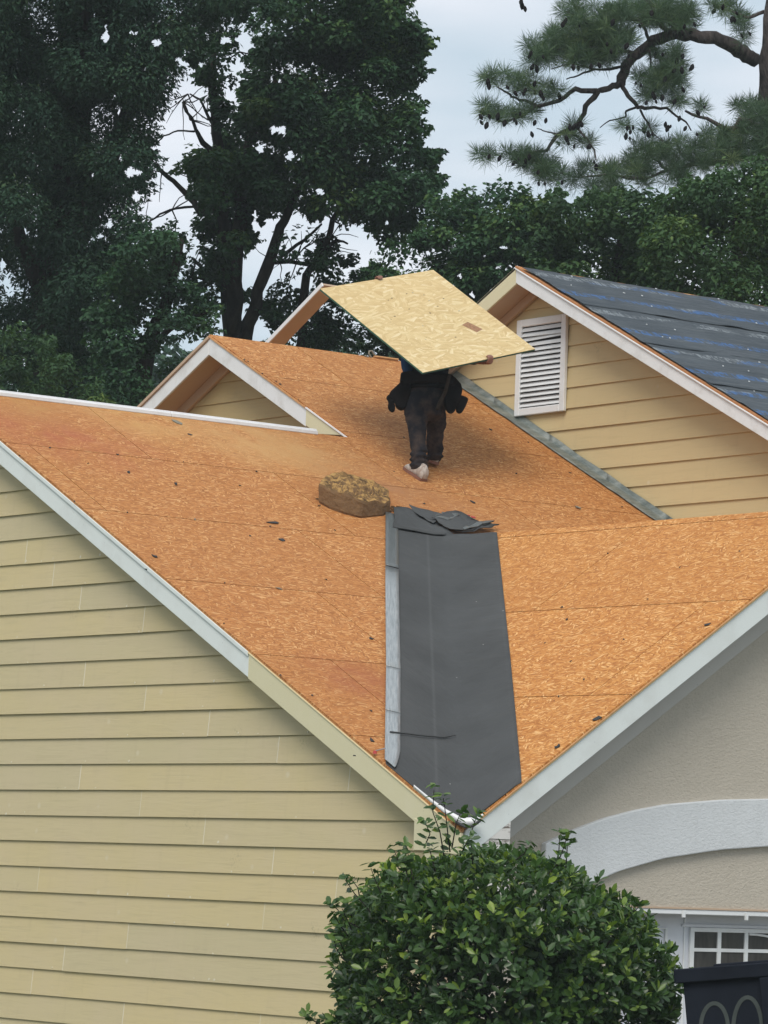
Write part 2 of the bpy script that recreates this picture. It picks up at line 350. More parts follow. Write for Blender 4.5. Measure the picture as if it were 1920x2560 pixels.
# ------------------------------------------------------------------ ground
GZ = -2.58
g = MB(); g.add([(-400, -400, GZ), (400, -400, GZ), (400, 400, GZ), (-400, 400, GZ)], [(0, 1, 2, 3)]); tag(g.build('ground', M['ground']), kind='structure')
g = MB(); g.box((-.3, .9, GZ-.2), (14, 6.2, GZ+.02)); tag(g.build('driveway', M['drive']), kind='structure')
# ------------------------------------------------------------------ the house
H = empty('house', (-6, 5, GZ), 'large house with stripped tan sided gables and bare orange board roof', 'house')
def sub(name, parent=H):       # a part that only groups its pieces still is a mesh: carrier
    return None
c1, s1 = math.cos(TH1), math.sin(TH1); c2, s2 = math.cos(TH2), math.sin(TH2)
TK = .012
def S1p(u, v, h=0): return np.array([-v*c1+s1*h, u, v*s1+c1*h])          # u along y, v up the slope
def S2p(u, v, h=0): return np.array([u, v*c2-s2*h, v*s2+c2*h])
# -- right-falling deck (common plane of gable 1 and gable 2)
def deck_under(name, polys, P, m, off=-.022, parent=None):
    b = MB()
    for pl in polys: b.prism([P(u, v, off-.06+0) for u, v in pl], P(0, 0, .06)-P(0, 0, 0))
    return b.build(name, m, parent)
VR1, VR2 = -RX1/c1, -RX2/c1
kv = T1/T2    # valley: y = kv*(-x)
def regS1(rect):
    """clip a panel rectangle (u0,v0,u1,v1) to the deck"""
    u0, v0, u1, v1 = rect; P = [(u0, v0), (u1, v0), (u1, v1), (u0, v1)]
    out = []
    # front of S2 ridge: y <= kv * v*c1   -> u - kv*c1*v <= 0
    for hp in ([(0, 1, VR1), (-1, 0, .006), (1, 0, YG2), (1, -kv*c1, 0), (1, 0, RY)],
               [(0, 1, VR1), (1, 0, YG2), (-1, 0, -RY), (-1, -kv*c1, -2*RY)],
               [(0, 1, VR2), (-1, 0, -YG2), (1, 0, YW3), (-1, -kv*c1, -2*RY)],
               [(0, 1, VR2), (-1, 0, -YW3), (1, 0, 9.5), (0, -1, -VR2+.55)]):
        p = clip(P, hp)
        if len(p) > 2 and area(p) > 1e-4: out.append(p)
    return out
M['deck_dark'] = flat('wood_darkened_for_gap_shade', (.05, .025, .012), .9, .1)  # near-black underlay, its colour supplies the shade in the panel gaps
ud = []
for hp in ([(0, 1, VR1-.01), (-1, 0, -.03), (1, 0, YG2), (1, -kv*c1, -.02), (1, 0, RY)], [(0, 1, VR1-.01), (1, 0, YG2), (-1, 0, -RY), (-1, -kv*c1, -2*RY-.02)], [(0, 1, VR2-.02), (-1, 0, -YG2-.03), (1, 0, YW3), (-1, -kv*c1, -2*RY-.02)]):
    ud.append(clip([(-.2, 0), (10, 0), (10, 10), (-.2, 10)], hp))
roof1 = deck_under('roof_deck', ud, S1p, M['deck_dark'], -.016, H)
G = .0042
def panel(name, polys, P, m, parent, uvo=(0, 0)):
    b = MB()
    for pl in polys:
        cx = sum(p[0] for p in pl)/len(pl); cy = sum(p[1] for p in pl)/len(pl)
        b.prism([P(u, v, 0) for u, v in pl], P(0, 0, -TK)-P(0, 0, 0), [(u+uvo[0], v+uvo[1]) for u, v in pl])
    return b.build(name, m, parent)
v0 = 2.521-3*1.219
joints = {2: [.62, 3.05], 3: [1.281, 3.6], 4: [1.895, 4.3], 5: [.2, 2.44, 4.7], 6: [1.305, 3.783], 1: [.35, 1.9], 0: [1.2]}
for r in range(-1, 9):
    va, vb = v0+r*1.219, v0+(r+1)*1.219
    if r <= 6: v_off = 0
    js = sorted(joints.get(r-0, [])) or [(.9+1.1*r) % 2.44]
    js = [j for j in js]
    while js[-1] < 9.5: js.append(js[-1]+2.438)
    while js[0] > -1: js.insert(0, js[0]-2.438)
    for a, b_ in zip(js[:-1], js[1:]):
        pp = regS1((a+G, va+G, b_-G, vb-G))
        if pp: panel('osb_panel', pp, S1p, M['osb'], roof1, (r*1.37, a*.3))
# -- garage gable deck (rises away from the viewer)
def regS2(rect):
    u0, v0_, u1, v1 = rect; P = [(u0, v0_), (u1, v0_), (u1, v1), (u0, v1)]
    p = clip(P, [(1, 0, .006), (0, 1, RY/c2), (-kv, -c2, 0)])      # y >= kv*(-x)
    return [p] if len(p) > 2 and area(p) > 1e-4 else []
roof2 = deck_under('roof_deck', [clip(p, [(0, -1, -.03)]) for p in regS2((-6, -.1, -.03, 8))], S2p, M['deck_dark'], -.016, H)
w0 = 1.3436/c2
j2 = {-1: [-1.0], 0: [-.4, -2.9], 1: [-2.217], 2: [-3.9, -1.4]}
for r in range(-2, 4):
    va, vb = w0+r*1.219-0, w0+(r+1)*1.219
    js = sorted(j2.get(r, [-1.1]))
    while js[-1] < 1: js.append(js[-1]+2.438)
    while js[0] > -7: js.insert(0, js[0]-2.438)
    for a, b_ in zip(js[:-1], js[1:]):
        pp = regS2((a+G, va+G, b_-G, vb-G))
        if pp: panel('osb_panel', pp, S2p, M['osb2'], roof2, (r*2.1, a*.7))
# back slope of the garage gable, left slopes (seen only from elsewhere)
def slab(pts, name='roof_slope', m='osb', th=.03):
    b = MB(); b.prism([np.array(p)-np.array([0, 0, .006]) for p in pts], (0, 0, -th), [(p[0]+p[1]*.3, p[1]+p[2]) for p in pts]); return b.build(name, M[m], H)
ZR = T2*RY; ZR1 = -T1*RX1; ZR2 = -T1*RX2
slab([(0, RY+.01, ZR), (-kv**-1*RY, RY+.01, ZR), (0, 2*RY, 0)])
slab([(RX1-.01, 0, ZR1), (RX1-.01, YG2+.3, ZR1), (2*RX1, YG2+.3, 0), (2*RX1, 0, 0)])
slab([(RX2-.01, YG2, ZR2), (RX2-.01, 8.4, ZR2), (2*RX2, 8.4, 0), (2*RX2, YG2, 0)])
# -- siding walls: every board a part
def siding_wall(name, y, poly, zs, xs0, xs1, joints, m, back, caulk=True, face=1, parent=H):
    """wall in the plane y; poly = half planes in (x,z); boards lap"""
    base = MB(); bp = clip([(xs0, zs[0]), (xs1, zs[0]), (xs1, zs[-1]+EXP), (xs0, zs[-1]+EXP)], poly)
    base.prism([(x, y+.004, z) for x, z in bp], (0, .12, 0)); wall = base.build(name, M['soffit'], parent)
    for z in zs:
        js = [xs0]+sorted(j for j, jz in joints if z <= jz < z+EXP and xs0 < j < xs1)+[xs1]
        for i, (a, b_) in enumerate(zip(js[:-1], js[1:])):
            g0 = .0015 if i else 0
            P = clip([(a+g0, z), (b_-.0015, z), (b_-.0015, z+EXP), (a+g0, z+EXP)], poly)
            if len(P) < 3 or area(P) < 2e-4: continue
            dz = lambda zz: .004+.015*(1-(zz-z)/EXP)
            n = len(P); jit = random.uniform(-.0015, .0015); wv = random.uniform(-.0018, .0018)
            V = [(x, y-dz(zz)+jit, zz+(wv if zz-z < .001 else 0)) for x, zz in P]+[(x, y+.003, zz) for x, zz in P]
            F = [tuple(range(n)), tuple(range(2*n-1, n-1, -1))]+[(k, k+n, (k+1) % n+n, (k+1) % n) for k in range(n)]
            ro = random.uniform(0, 50)
            MB().add(V, F, [(x+ro, zz+ro) for x, zz in P]*2).build('siding_board', M[m], wall)
            if caulk and i and a > xs0:
                c = clip([(a-.0035, z+.003), (a+.0035, z+.003), (a+.0035, z+EXP-.004), (a-.0035, z+EXP-.004)], poly)
                if len(c) > 2: MB().prism([(x, y-dz(zz)-.0012, zz) for x, zz in c], (0, .004, 0)).build('caulk_line', M['caulk'], wall)
    return wall
W1Y, GW = .16, .28
ph1 = onY((0, 1786), W1Y-.016)[2] % EXP
jp = [(66, 1391), (134, 1448), (202, 1503), (360, 1554), (212, 1687), (364, 1744), (523, 1804), (696, 1873), (201, 1937), (874, 1945), (353, 2000), (512, 2068), (684, 2141), (97, 2182), (842, 2215), (661, 2274), (320, 2323), (161, 2377), (81, 2437), (651, 2537), (308, 2548)]
jw = [(p[0], p[2]) for p in (onY(q, W1Y-.01) for q in jp)]
for i in range(20): jw.append((random.uniform(-12, -6.5), random.uniform(-2, 2.5)))
zs = [ph1+EXP*i for i in range(int((GZ-ph1)/EXP), 20)]
siding_wall('gable_wall', W1Y, [(T1, 1, -.055), (-T1, 1, -.055-2*RX1*T1)], zs, -12.9, -.42, jw, 'siding', 0)
dm = MB()
for i in range(95):
    z = zs[0]+EXP*random.randint(8, 30)+random.uniform(.006, .022); x = random.uniform(-6, -.6)
    if z > -T1*x-.25: continue
    r = random.uniform(.004, .011); ring = [(x+r*random.uniform(.6, 1.2)*math.cos(a), W1Y-.0195, z+r*random.uniform(.6, 1.2)*math.sin(a)) for a in np.linspace(0, 2*math.pi, 8)[:-1]]
    dm.prism(ring, (0, .004, 0))
o = dm.build('nail_dab', M['caulk'], H); o['kind'] = 'stuff'
# wall of second gable
zb = 3.756
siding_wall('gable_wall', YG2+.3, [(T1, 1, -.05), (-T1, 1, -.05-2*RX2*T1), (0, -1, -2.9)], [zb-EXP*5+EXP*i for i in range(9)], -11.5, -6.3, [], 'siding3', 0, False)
# wall of third gable
X3, Z3 = -7.14, 5.045; YF3 = 6.136
T3 = .497
zb = 3.601
hp3 = [(T3, 1, Z3-.05+T3*X3), (-T3, 1, Z3-.05-T3*X3), (0, -1, -2.2)]
siding_wall('gable_wall', YW3, hp3, [zb-EXP*8+EXP*i for i in range(17)], -9.6, -1.2, [], 'siding2', 0, False)
# -- fascia and trims
def ybox(name, pts, y0, y1, m, bev=.003):     # polygon in x,z extruded between y0 and y1
    b = MB(); b.prism([(x, y0, z) for x, z in pts], (0, y1-y0, 0), [(x, z) for x, z in pts]); o = b.build(name, M[m], H)
    if bev: bevel(o, bev)
    return o
def xbox(name, pts, x0, x1, m, bev=.003):
    b = MB(); b.prism([(x0, y, z) for y, z in pts], (x1-x0, 0, 0), [(y, z) for y, z in pts]); o = b.build(name, M[m], H)
    if bev: bevel(o, bev)
    return o
def rake(x, off=0, t=T1, x0=0, z0=0): return z0-t*(x-x0)+off
FT = .165; D0 = -.030
xj = onY((622, 1640), 0)[0]
def rk(a, b_, top, bot, f=rake): return [(a, f(a, top)), (b_, f(b_, top)), (b_, f(b_, bot)), (a, f(a, bot))]
ybox('fascia_board', rk(RX1, xj, D0-.001, D0-FT), .001, .022, 'white_cool')
ybox('fascia_board', rk(xj+.003, -.015, D0+.004, D0-FT-.004), -.004, .020, 'primed')['label'] = 'newer yellow green fascia board below the white one'
ybox('drip_strip', rk(RX1, xj, -.0215, -.052), -.012, .0, 'white_cool', .002)
ybox('raw_edge_strip', rk(RX1, -.01, -.0150, -.0285), -.004, .028, 'raw_strip', .002)
ybox('cut_edge', rk(xj+.003, -.012, -.0225, -.0305), -.011, -.0045, 'pale_edge', 0)
# left rake of gable 1 (beyond the frame)
rl = lambda x, off: ZR1+T1*(x-RX1)+off
ybox('fascia_board', rk(RX1-.002, 2*RX1, D0, D0-FT, rl), 0, .022, 'white_cool')
# garage rake
def rk2(a, b_, top, bot): return [(a, T2*a+top), (b_, T2*b_+top), (b_, T2*b_+bot), (a, T2*a+bot)]
xbox('fascia_board', rk2(.03, RY, D0, D0-.175), -.022, 0, 'white_cool')
xbox('raw_edge_strip', rk2(.13, RY, -.0155, D0+.0005), -.05, .014, 'raw_strip', .002)
xbox('cut_edge', rk2(.14, RY, D0-.001, D0-.010), .0015, .006, 'pale_edge', 0)
xbox('frieze_board', rk2(.42, RY, D0-.11, D0-.425), -.298, -.27, 'frieze')
xbox('fascia_board', [(RY+.002, ZR+D0), (2*RY, D0), (2*RY, D0-.175), (RY+.002, ZR+D0-.175)], -.022, 0, 'white_cool')
# soffits of those rakes
b = MB(); b.prism([(RX1, .02, rake(RX1, D0-.10)), (-.3, .02, rake(-.3, D0-.10)), (-.3, W1Y, rake(-.3, D0-.10)), (RX1, W1Y, rake(RX1, D0-.10))], (0, 0, .01)); b.build('soffit', M['soffit'], H)
b = MB(); b.prism([(-.02, .3, T2*.3+D0-.11), (-.02, RY, ZR+D0-.11), (-.3, RY, ZR+D0-.11), (-.3, .3, T2*.3+D0-.11)], (0, 0, .01)); b.build('soffit', M['soffit'], H)
# boxed corner return
ybox('corner_return_board', [(-.47, .06), (-.47, -.14), (-.375, -.14), (-.03, -.16), (-.03, -.32), (-.002, -.32), (-.002, -.03), (-.10, .01)], -.008, .016, 'primed')
o = ybox('corner_return_board', [(-.375, -.141), (-.03, -.161), (-.03, -.34), (-.375, -.34)], .005, .018, 'primed')
xbox('corner_return_board', [(.15, .02), (.39, .075), (.39, -.055), (.15, -.055)], -.024, -.001, 'peel')
xbox('corner_return_board', [(.12, -.058), (.39, -.058), (.39, -.085), (.12, -.085)], -.020, -.004, 'peel')
xbox('corner_return_board', [(.12, -.088), (.39, -.088), (.39, -.42), (.12, -.42)], -.024, -.002, 'peel')
b = MB(); b.box((-.40, .03, -.42), (-.03, .38, .0)); b.build('corner_box', M['frieze'], H)
# gable 2 trims
YF2 = YG2
yl2 = lambda x, off: ZR2+T1*(x-RX2)+off
xe = -7.10
ybox('fascia_board', rk(RX2+.002, xe, -.028, -.028-.15), YF2, YF2+.022, 'white_old')
ybox('fascia_board', [(xe+.004, rake(xe, -.022)), (-6.56, rake(-6.56, -.018)), (-6.93, rake(-6.93, -.165)), (xe+.004, rake(xe, -.165))], YF2-.006, YF2+.016, 'primed')['label'] = 'short unpainted yellow end piece of the fascia'
ybox('cut_edge', rk(xe+.004, -6.5, -.010, -.021), YF2-.016, YF2+.02, 'gutter_white', 0)
ybox('fascia_board', rk(RX2-.002, 2*RX2+5, -.045, -.028-.15, yl2), YF2, YF2+.022, 'white_old')
ybox('drip_strip', rk(RX2-.002, 2*RX2+5, -.012, -.045, yl2), YF2-.018, YF2+.02, 'soffit')
ybox('raw_edge_strip', rk(RX2, -6.6, -.013, -.0275), YF2-.010, YF2+.03, 'raw_strip', 0)
b = MB(); b.prism([(RX2, YF2+.022, ZR2-.155), (-13, YF2+.022, yl2(-13, -.155)), (-13, YF2+.3, yl2(-13, -.155)), (RX2, YF2+.3, ZR2-.155)], (0, 0, .012)); b.build('soffit', M['soffit'], H)
ybox('frieze_board', rk(RX2, -12.5, -.155, -.25, yl2), YF2+.25, YF2+.285, 'soffit')
# right-hand soffit of gable 2
b = MB(); b.prism([(RX2, YF2+.022, ZR2-.155), (-6.9, YF2+.022, rake(-6.9, -.155)), (-6.9, YF2+.3, rake(-6.9, -.155)), (RX2, YF2+.3, ZR2-.155)], (0, 0, .012)); b.build('soffit', M['soffit'], H)
# white metal strip along the lower ridge
b = MB(); za = ZR1
ye_ = plane((790, 1089), (1, 0, 0), RX1)[1]
for y0_, y1_ in ((-.012, 2.1), (2.104, ye_)):
    b = MB(); b.prism([(RX1+.03, y0_, za-.012), (RX1+.030, y0_, za+.018), (RX1+.012, y0_, za+.020), (RX1+.008, y0_, za+.036), (RX1-.05, y0_, za+.036), (RX1-.05, y0_, za-.03)], (0, y1_-y0_, 0)); bevel(b.build('ridge_strip', M['gutter_white'], H), .003)
# gable 3 roof
f3 = lambda x, off: Z3-T3*(x-X3)+off
g3 = lambda x, off: Z3+T3*(x-X3)+off
ybox('fascia_board', rk(X3+.002, -.9, -.030, -.150, f3), YF3, YF3+.022, 'white_old')
ybox('drip_strip', rk(X3+.002, -.9, -.016, -.031, f3), YF3-.016, YF3+.02, 'white')
ybox('raw_edge_strip', rk(X3+.0, -.9, 0.002, -.0155, f3), YF3-.010, YF3+.03, 'osb_edge', 0)
ybox('fascia_board', rk(X3-.002, -9.3, -.004, -.165, g3), YF3, YF3+.022, 'primed')
b = MB(); b.prism([(X3, YF3+.022, Z3-.15), (-9.3, YF3+.022, g3(-9.3, -.15)), (-9.3, YW3, g3(-9.3, -.15)), (X3, YW3, Z3-.15)], (0, 0, .012)); b.build('soffit', M['soffit'], H)
b = MB(); b.prism([(X3, YF3+.022, Z3-.15), (-.9, YF3+.022, f3(-.9, -.15)), (-.9, YW3, f3(-.9, -.15)), (X3, YW3, Z3-.15)], (0, 0, .012)); b.build('soffit', M['soffit'], H)
ybox('frieze_board', rk(X3, -9.3, -.15, -.235, g3), YW3-.06, YW3-.021, 'soffit')
c3, s3 = math.cos(math.atan(T3)), math.sin(math.atan(T3))
def S3p(u, v, h=0): return np.array([X3+v*c3+s3*h, u, Z3-v*s3+c3*h])     # v down the slope from the ridge
b = MB(); b.prism([S3p(YF3-.006, 0), S3p(YF3-.006, 7), S3p(16, 7), S3p(16, 0)], S3p(0, 0, -.014)-S3p(0, 0), [(0, 0), (0, 7), (10, 7), (10, 0)]); roof3 = b.build('roof_deck', M['osb2'], H)
b = MB(); b.prism([(X3-.003, YF3, Z3-.01), (-9.6, YF3, g3(-9.6, -.01)), (-9.6, 16, g3(-9.6, -.01)), (X3-.003, 16, Z3-.01)], (0, 0, -.02)); b.build('roof_slope', M['osb'], H)
# underlayment sheets, lapped, slightly wavy
def sheet(v0_, v1_, lift, u0_=YF3+.01, u1_=15.5, seed=0):
    nu, nv = 150, 14; V = []; UV = []
    for j in range(nv+1):
        for i in range(nu+1):
            u_ = u0_+(u1_-u0_)*(i/nu)**1.5
            tt = j/nv; vv = v0_+(v1_-v0_)*tt
            if j == 0: vv += .022*mnoise.noise((u_*2.3, seed, 1))
            if j == nv: vv += .025*mnoise.noise((u_*1.7, seed, 5))
            uu = u_
            if i == 0: uu += .035*mnoise.noise((vv*4, seed, 9))
            h = lift+.004+.012*max(0, mnoise.noise((u_*1.5, vv*5, seed)))+.006*mnoise.noise((u_*6, vv*9, seed+3))
            if j == nv: h = lift+.008+.018*max(0, mnoise.noise((u_*2.6, 3, seed)))
            V.append(S3p(uu, vv, max(h, .003))); UV.append((u_, vv))
    F = [(j*(nu+1)+i, j*(nu+1)+i+1, (j+1)*(nu+1)+i+1, (j+1)*(nu+1)+i) for j in range(nv) for i in range(nu)]
    o = mesh_obj('underlayment_sheet', V, F, M['under'], roof3, UV, True)
    md = o.modifiers.new('s', 'SOLIDIFY'); md.thickness = .003; return o
def mesh_local_fix(o): pass
for i in range(6): sheet(.095+i*.92+(0 if i == 0 else -.08), .095+(i+1)*.92, .003*(6-i), seed=i*7+1)
# cap nails on the underlayment
b = MB()
for i in range(120):
    vv = .2+.31*random.randint(0, 16)+random.uniform(-.03, .03); uu = YF3+.15+random.uniform(0, 6.5)
    c = S3p(uu, vv, .045); r = random.uniform(.006, .010)
    ring = [c+r*(math.cos(a)*np.array([0, 1, 0])+math.sin(a)*np.array([c3, 0, -s3])) for a in np.linspace(0, 2*math.pi, 7)[:-1]]
    b.prism(ring, S3p(0, 0, .004)-S3p(0, 0, 0))
o = b.build('cap_nail', M['white'], roof3); o['kind'] = 'stuff'
# a rope/cord seen crossing the ridge of roof 3 is a dark lap edge
b = MB(); p0, p1 = S3p(9.2, .0, .02), S3p(9.95, 1.25, .05); b.tube([p0, (p0+p1)/2+np.array([0, 0, .01]), p1], .012, 6); b.build('underlayment_fold', M['shingle'], roof3)
# -- roof vent in gable 3
va, vb_, vc, vd = (onY(q, YW3-.055) for q in ((1290, 800), (1415, 785), (1408, 1025), (1286, 1043)))
vx0, vx1, vz0, vz1 = (va[0]+vd[0])/2, (vb_[0]+vc[0])/2, (vc[2]+vd[2])/2, (va[2]+vb_[2])/2
vent = MB().box((vx0+.02, YW3-.03, vz0+.02), (vx1-.02, YW3-.022, vz1-.02)).build('gable_vent', M['rubber_vent_shade'], H)  # black plate whose colour stands for the shade behind the slats
fr = .065
for (xa, za_, xb, zb_) in ((vx0, vz0, vx0+fr, vz1), (vx1-fr, vz0, vx1, vz1), (vx0+fr, vz1-fr, vx1-fr, vz1), (vx0+fr, vz0, vx1-fr, vz0+fr)):
    bevel(MB().box((xa, YW3-.055, za_), (xb, YW3-.0195, zb_)).build('vent_frame', M['white'], vent), .005)
ns = 16
for i in range(ns):
    z = vz0+fr+.008+(vz1-vz0-2*fr-.01)*i/ns; dz_ = (vz1-vz0-2*fr)/ns
    tl = 0 if i not in (13, 14) else (.014 if i == 13 else -.008)
    xa, xb = vx0+fr+.002, vx1-fr-.002
    P8 = [(xa, YW3-.052, z), (xb, YW3-.052, z+tl), (xb, YW3-.030, z+dz_*.85+tl), (xa, YW3-.030, z+dz_*.85)]
    MB().hexa(P8+[(p[0], p[1]+.004, p[2]+.007) for p in P8]).build('vent_slat', M['white'], vent)
# -- flashing between roof and third gable wall
xa_, xb_ = -8.5, -4.6; npc = 5
for i in range(npc):
    x0_, x1_ = xa_+(xb_-xa_)*i/npc, xa_+(xb_-xa_)*(i+1)/npc+.06
    nu = 14; V = []; UV = []
    for k_ in range(nu+1):
        x = x0_+(x1_-x0_)*k_/nu; z = -T1*x; wv = .012*mnoise.noise((x*3, 1, 2)); w2 = .014*mnoise.noise((x*4, 7, 2))
        lift = .004+i*.0008
        V += [(x, YW3-.0215-lift, z+.075+wv), (x, YW3-.0225-lift, z+.035), (x, YW3-.032-lift, z+.016+lift), (x, YW3-.10, z+.012+lift+abs(w2)*.4), (x, YW3-.155+w2, z+.010+lift+abs(w2)*.8)]
        UV += [(x, q) for q in (.12, .08, .05, .02, 0)]
    F = [(k_*5+q, k_*5+q+1, (k_+1)*5+q+1, (k_+1)*5+q) for k_ in range(nu) for q in range(4)]
    o = mesh_obj('flashing_piece', V, F, M['flash'], H, UV, True); md = o.modifiers.new('s', 'SOLIDIFY'); md.thickness = .003
# -- roofing felt laid in the valley
vd_ = np.array([-1, kv]); 
def zroof(x, y):
    a, b_ = -T1*x, T2*y if y < RY else T2*(2*RY-y)
    d = a-b_; e_ = .05
    return .5*(a+b_+math.sqrt(d*d+e_*e_))
VAL = lambda s: (-s, kv*s)
def feltgrid(name, m, Lf, Rf, n, mcols, h0, wr, parent=None, seed=0, thick=.004, holes=None):
    V = []; UV = []
    for j in range(n+1):
        s_ = j/n; l, r_ = Lf(s_), Rf(s_)
        for i in range(mcols+1):
            t = i/mcols; x, y = l[0]+(r_[0]-l[0])*t, l[1]+(r_[1]-l[1])*t
            z = zroof(x, y)+h0+wr*(.5+.5*mnoise.noise((x*2.6, y*2.6, seed)))*1.0+wr*.5*mnoise.noise((x*7, y*7, seed))
            V.append((x, y, z)); UV.append((t, s_))
    F = [(j*(mcols+1)+i, j*(mcols+1)+i+1, (j+1)*(mcols+1)+i+1, (j+1)*(mcols+1)+i) for j in range(n) for i in range(mcols)]
    o = mesh_obj(name, V, F, m, parent, UV, True); md = o.modifiers.new('s', 'SOLIDIFY'); md.thickness = thick; return o
Ltab = [(-.79, .0), (-2.15, 1.03), (-3.52, 2.05), (-4.883, 3.073)]
Rtab = [(.012, .455), (-1.776, 1.80), (-3.965, 3.43)]
def lerp(tab, s_): x = s_*(len(tab)-1); i = min(int(x), len(tab)-2); f_ = x-i; return tuple(a+(b-a)*f_ for a, b in zip(tab[i], tab[i+1]))
def Vt(s_): return VAL(-.004+4.58*s_)
# two halves share the valley line so the bend is exact
def felt_mesh():
    n, m1, m2 = 70, 16, 10; V = []; UV = []
    for j in range(n+1):
        s_ = j/n; l, v_, r_ = lerp(Ltab, s_), Vt(s_), lerp(Rtab, s_)
        if s_ < .04:  # bottom edge follows the eave corner
            pass
        for i in range(m1+m2+1):
            if i <= m1: t = i/m1; x, y = l[0]+(v_[0]-l[0])*t, l[1]+(v_[1]-l[1])*t
            else: t = (i-m1)/m2; x, y = v_[0]+(r_[0]-v_[0])*t, v_[1]+(r_[1]-v_[1])*t
            z = zroof(x, y)+.008+(.008*(1+mnoise.noise((x*2.2, y*2.2, 4)))+.005*mnoise.noise((x*6, y*6, 1)))*(.25 if i in (0, m1+m2) else 1)
            if s_ < .03: z -= .01*(1-s_/.03)
            V.append((x, y, z)); UV.append((i/(m1+m2), s_*4.5))
    c_ = m1+m2+1
    F = [(j*c_+i, j*c_+i+1, (j+1)*c_+i+1, (j+1)*c_+i) for j in range(n) for i in range(m1+m2)]
    o = mesh_obj('valley_felt', V, F, M['felt'], H, UV, True); md = o.modifiers.new('s', 'SOLIDIFY'); md.thickness = .004; return o
vf = felt_mesh(); vf['label'] = 'charcoal roofing felt sheet laid down the valley'
# front lip of the felt hanging past the corner, white valley metal below it
def lip(name, m, pts, dz, drop, th):
    V = []; n = len(pts)
    for p in pts: V += [p, (p[0]+dz[0], p[1]+dz[1], p[2]-drop)]
    F = [(2*i, 2*i+1, 2*i+3, 2*i+2) for i in range(n-1)]
    o = mesh_obj(name, V, F, M[m], H, [(v[0], v[2]) for v in V], True); md = o.modifiers.new('s', 'SOLIDIFY'); md.thickness = th; return o
arc = []; inn = []
cp = [(1035, 1966), (1075, 2003), (1110, 2032), (1140, 2052), (1163, 2064), (1183, 2062), (1200, 2049), (1209, 2037)]
ci = [(1034, 1963), (1078, 1998), (1115, 2024), (1145, 2040), (1165, 2045), (1183, 2045), (1198, 2041), (1207, 2035)]
for a_, b_ in ((cp, arc), (ci, inn)):
    for i in range(22):
        t = i/21*(len(a_)-1); k_ = min(int(t), len(a_)-2); f_ = t-k_; q = (a_[k_][0]*(1-f_)+a_[k_+1][0]*f_, a_[k_][1]*(1-f_)+a_[k_+1][1]*f_)
        b_.append(plane(q, (1, -1, 0), .045))
V = []
for p, q in zip(arc, inn): V += [p, q, q+np.array([-.05, .05*kv, .05*T1-.045])]
F = [(3*i+a, 3*i+a+1, 3*i+a+4, 3*i+a+3) for i in range(21) for a in (0, 1)]
o = mesh_obj('valley_metal', V, F, M['gutter_white'], H, [(v[0], v[2]) for v in V], True); md = o.modifiers.new('s', 'SOLIDIFY'); md.thickness = .004
b = MB(); b.tube([p+np.array([.004, -.004, -.008]) for p in arc[8:20]], [.003]+[.009]*10+[.003], 6); b.build('felt_curl', M['felt'], H)
# silvery strip pieces on the left edge, with lap gaps
cuts = [0, .17, .335, .75, 1.0]
for i, (a, b_) in enumerate(zip(cuts[:-1], cuts[1:])):
    sh = 0
    Lf = lambda s_, a=a, b_=b_, sh=sh: tuple(np.array(lerp(Ltab, a+(b_-a)*s_))+np.array([-.012, 0]))
    def Rf(s_, a=a, b_=b_, sh=sh):
        if i == 0:
            l = np.array(lerp(Ltab, a+(b_-a)*s_)); g_ = l+np.array([.030, .092]); return tuple(g_*min(1, s_/.22)+np.array([-.695, .0])*(1-min(1, s_/.22)))
        l = np.array(lerp(Ltab, a+(b_-a)*s_)); return tuple(l+np.array([.030, .092]))
    n, mc = 18, 3; V = []; UV = []
    for j in range(n+1):
        s_ = (j/n)*(.988 if i < 3 else 1); l, r_ = Lf(s_), Rf(s_)
        for q in range(mc+1):
            t = q/mc; x, y = l[0]+(r_[0]-l[0])*t, l[1]+(r_[1]-l[1])*t
            V.append((x, y, zroof(x, y)+.028+.003*mnoise.noise((x*3, y*3, 8)))); UV.append((t*.12, (a+(b_-a)*s_)*1.15))
    F = [(j*(mc+1)+q, j*(mc+1)+q+1, (j+1)*(mc+1)+q+1, (j+1)*(mc+1)+q) for j in range(n) for q in range(mc)]
    o = mesh_obj('adhesive_strip', V, F, M['strip'], H, UV, True); md = o.modifiers.new('s', 'SOLIDIFY'); md.thickness = .003
# crease/overlap in the felt near the bottom
pts = [np.array([*q, zroof(*q)+.032]) for q in [tuple(plane(p, (T1, 0, 1), 0)[:2]) for p in ((975, 1843), (1015, 1847), (1060, 1853), (1110, 1859), (1140, 1858))]]
b = MB(); b.tube(pts, [.007, .006, .006, .006, .002], 6); b.build('felt_crease', M['felt'], H)
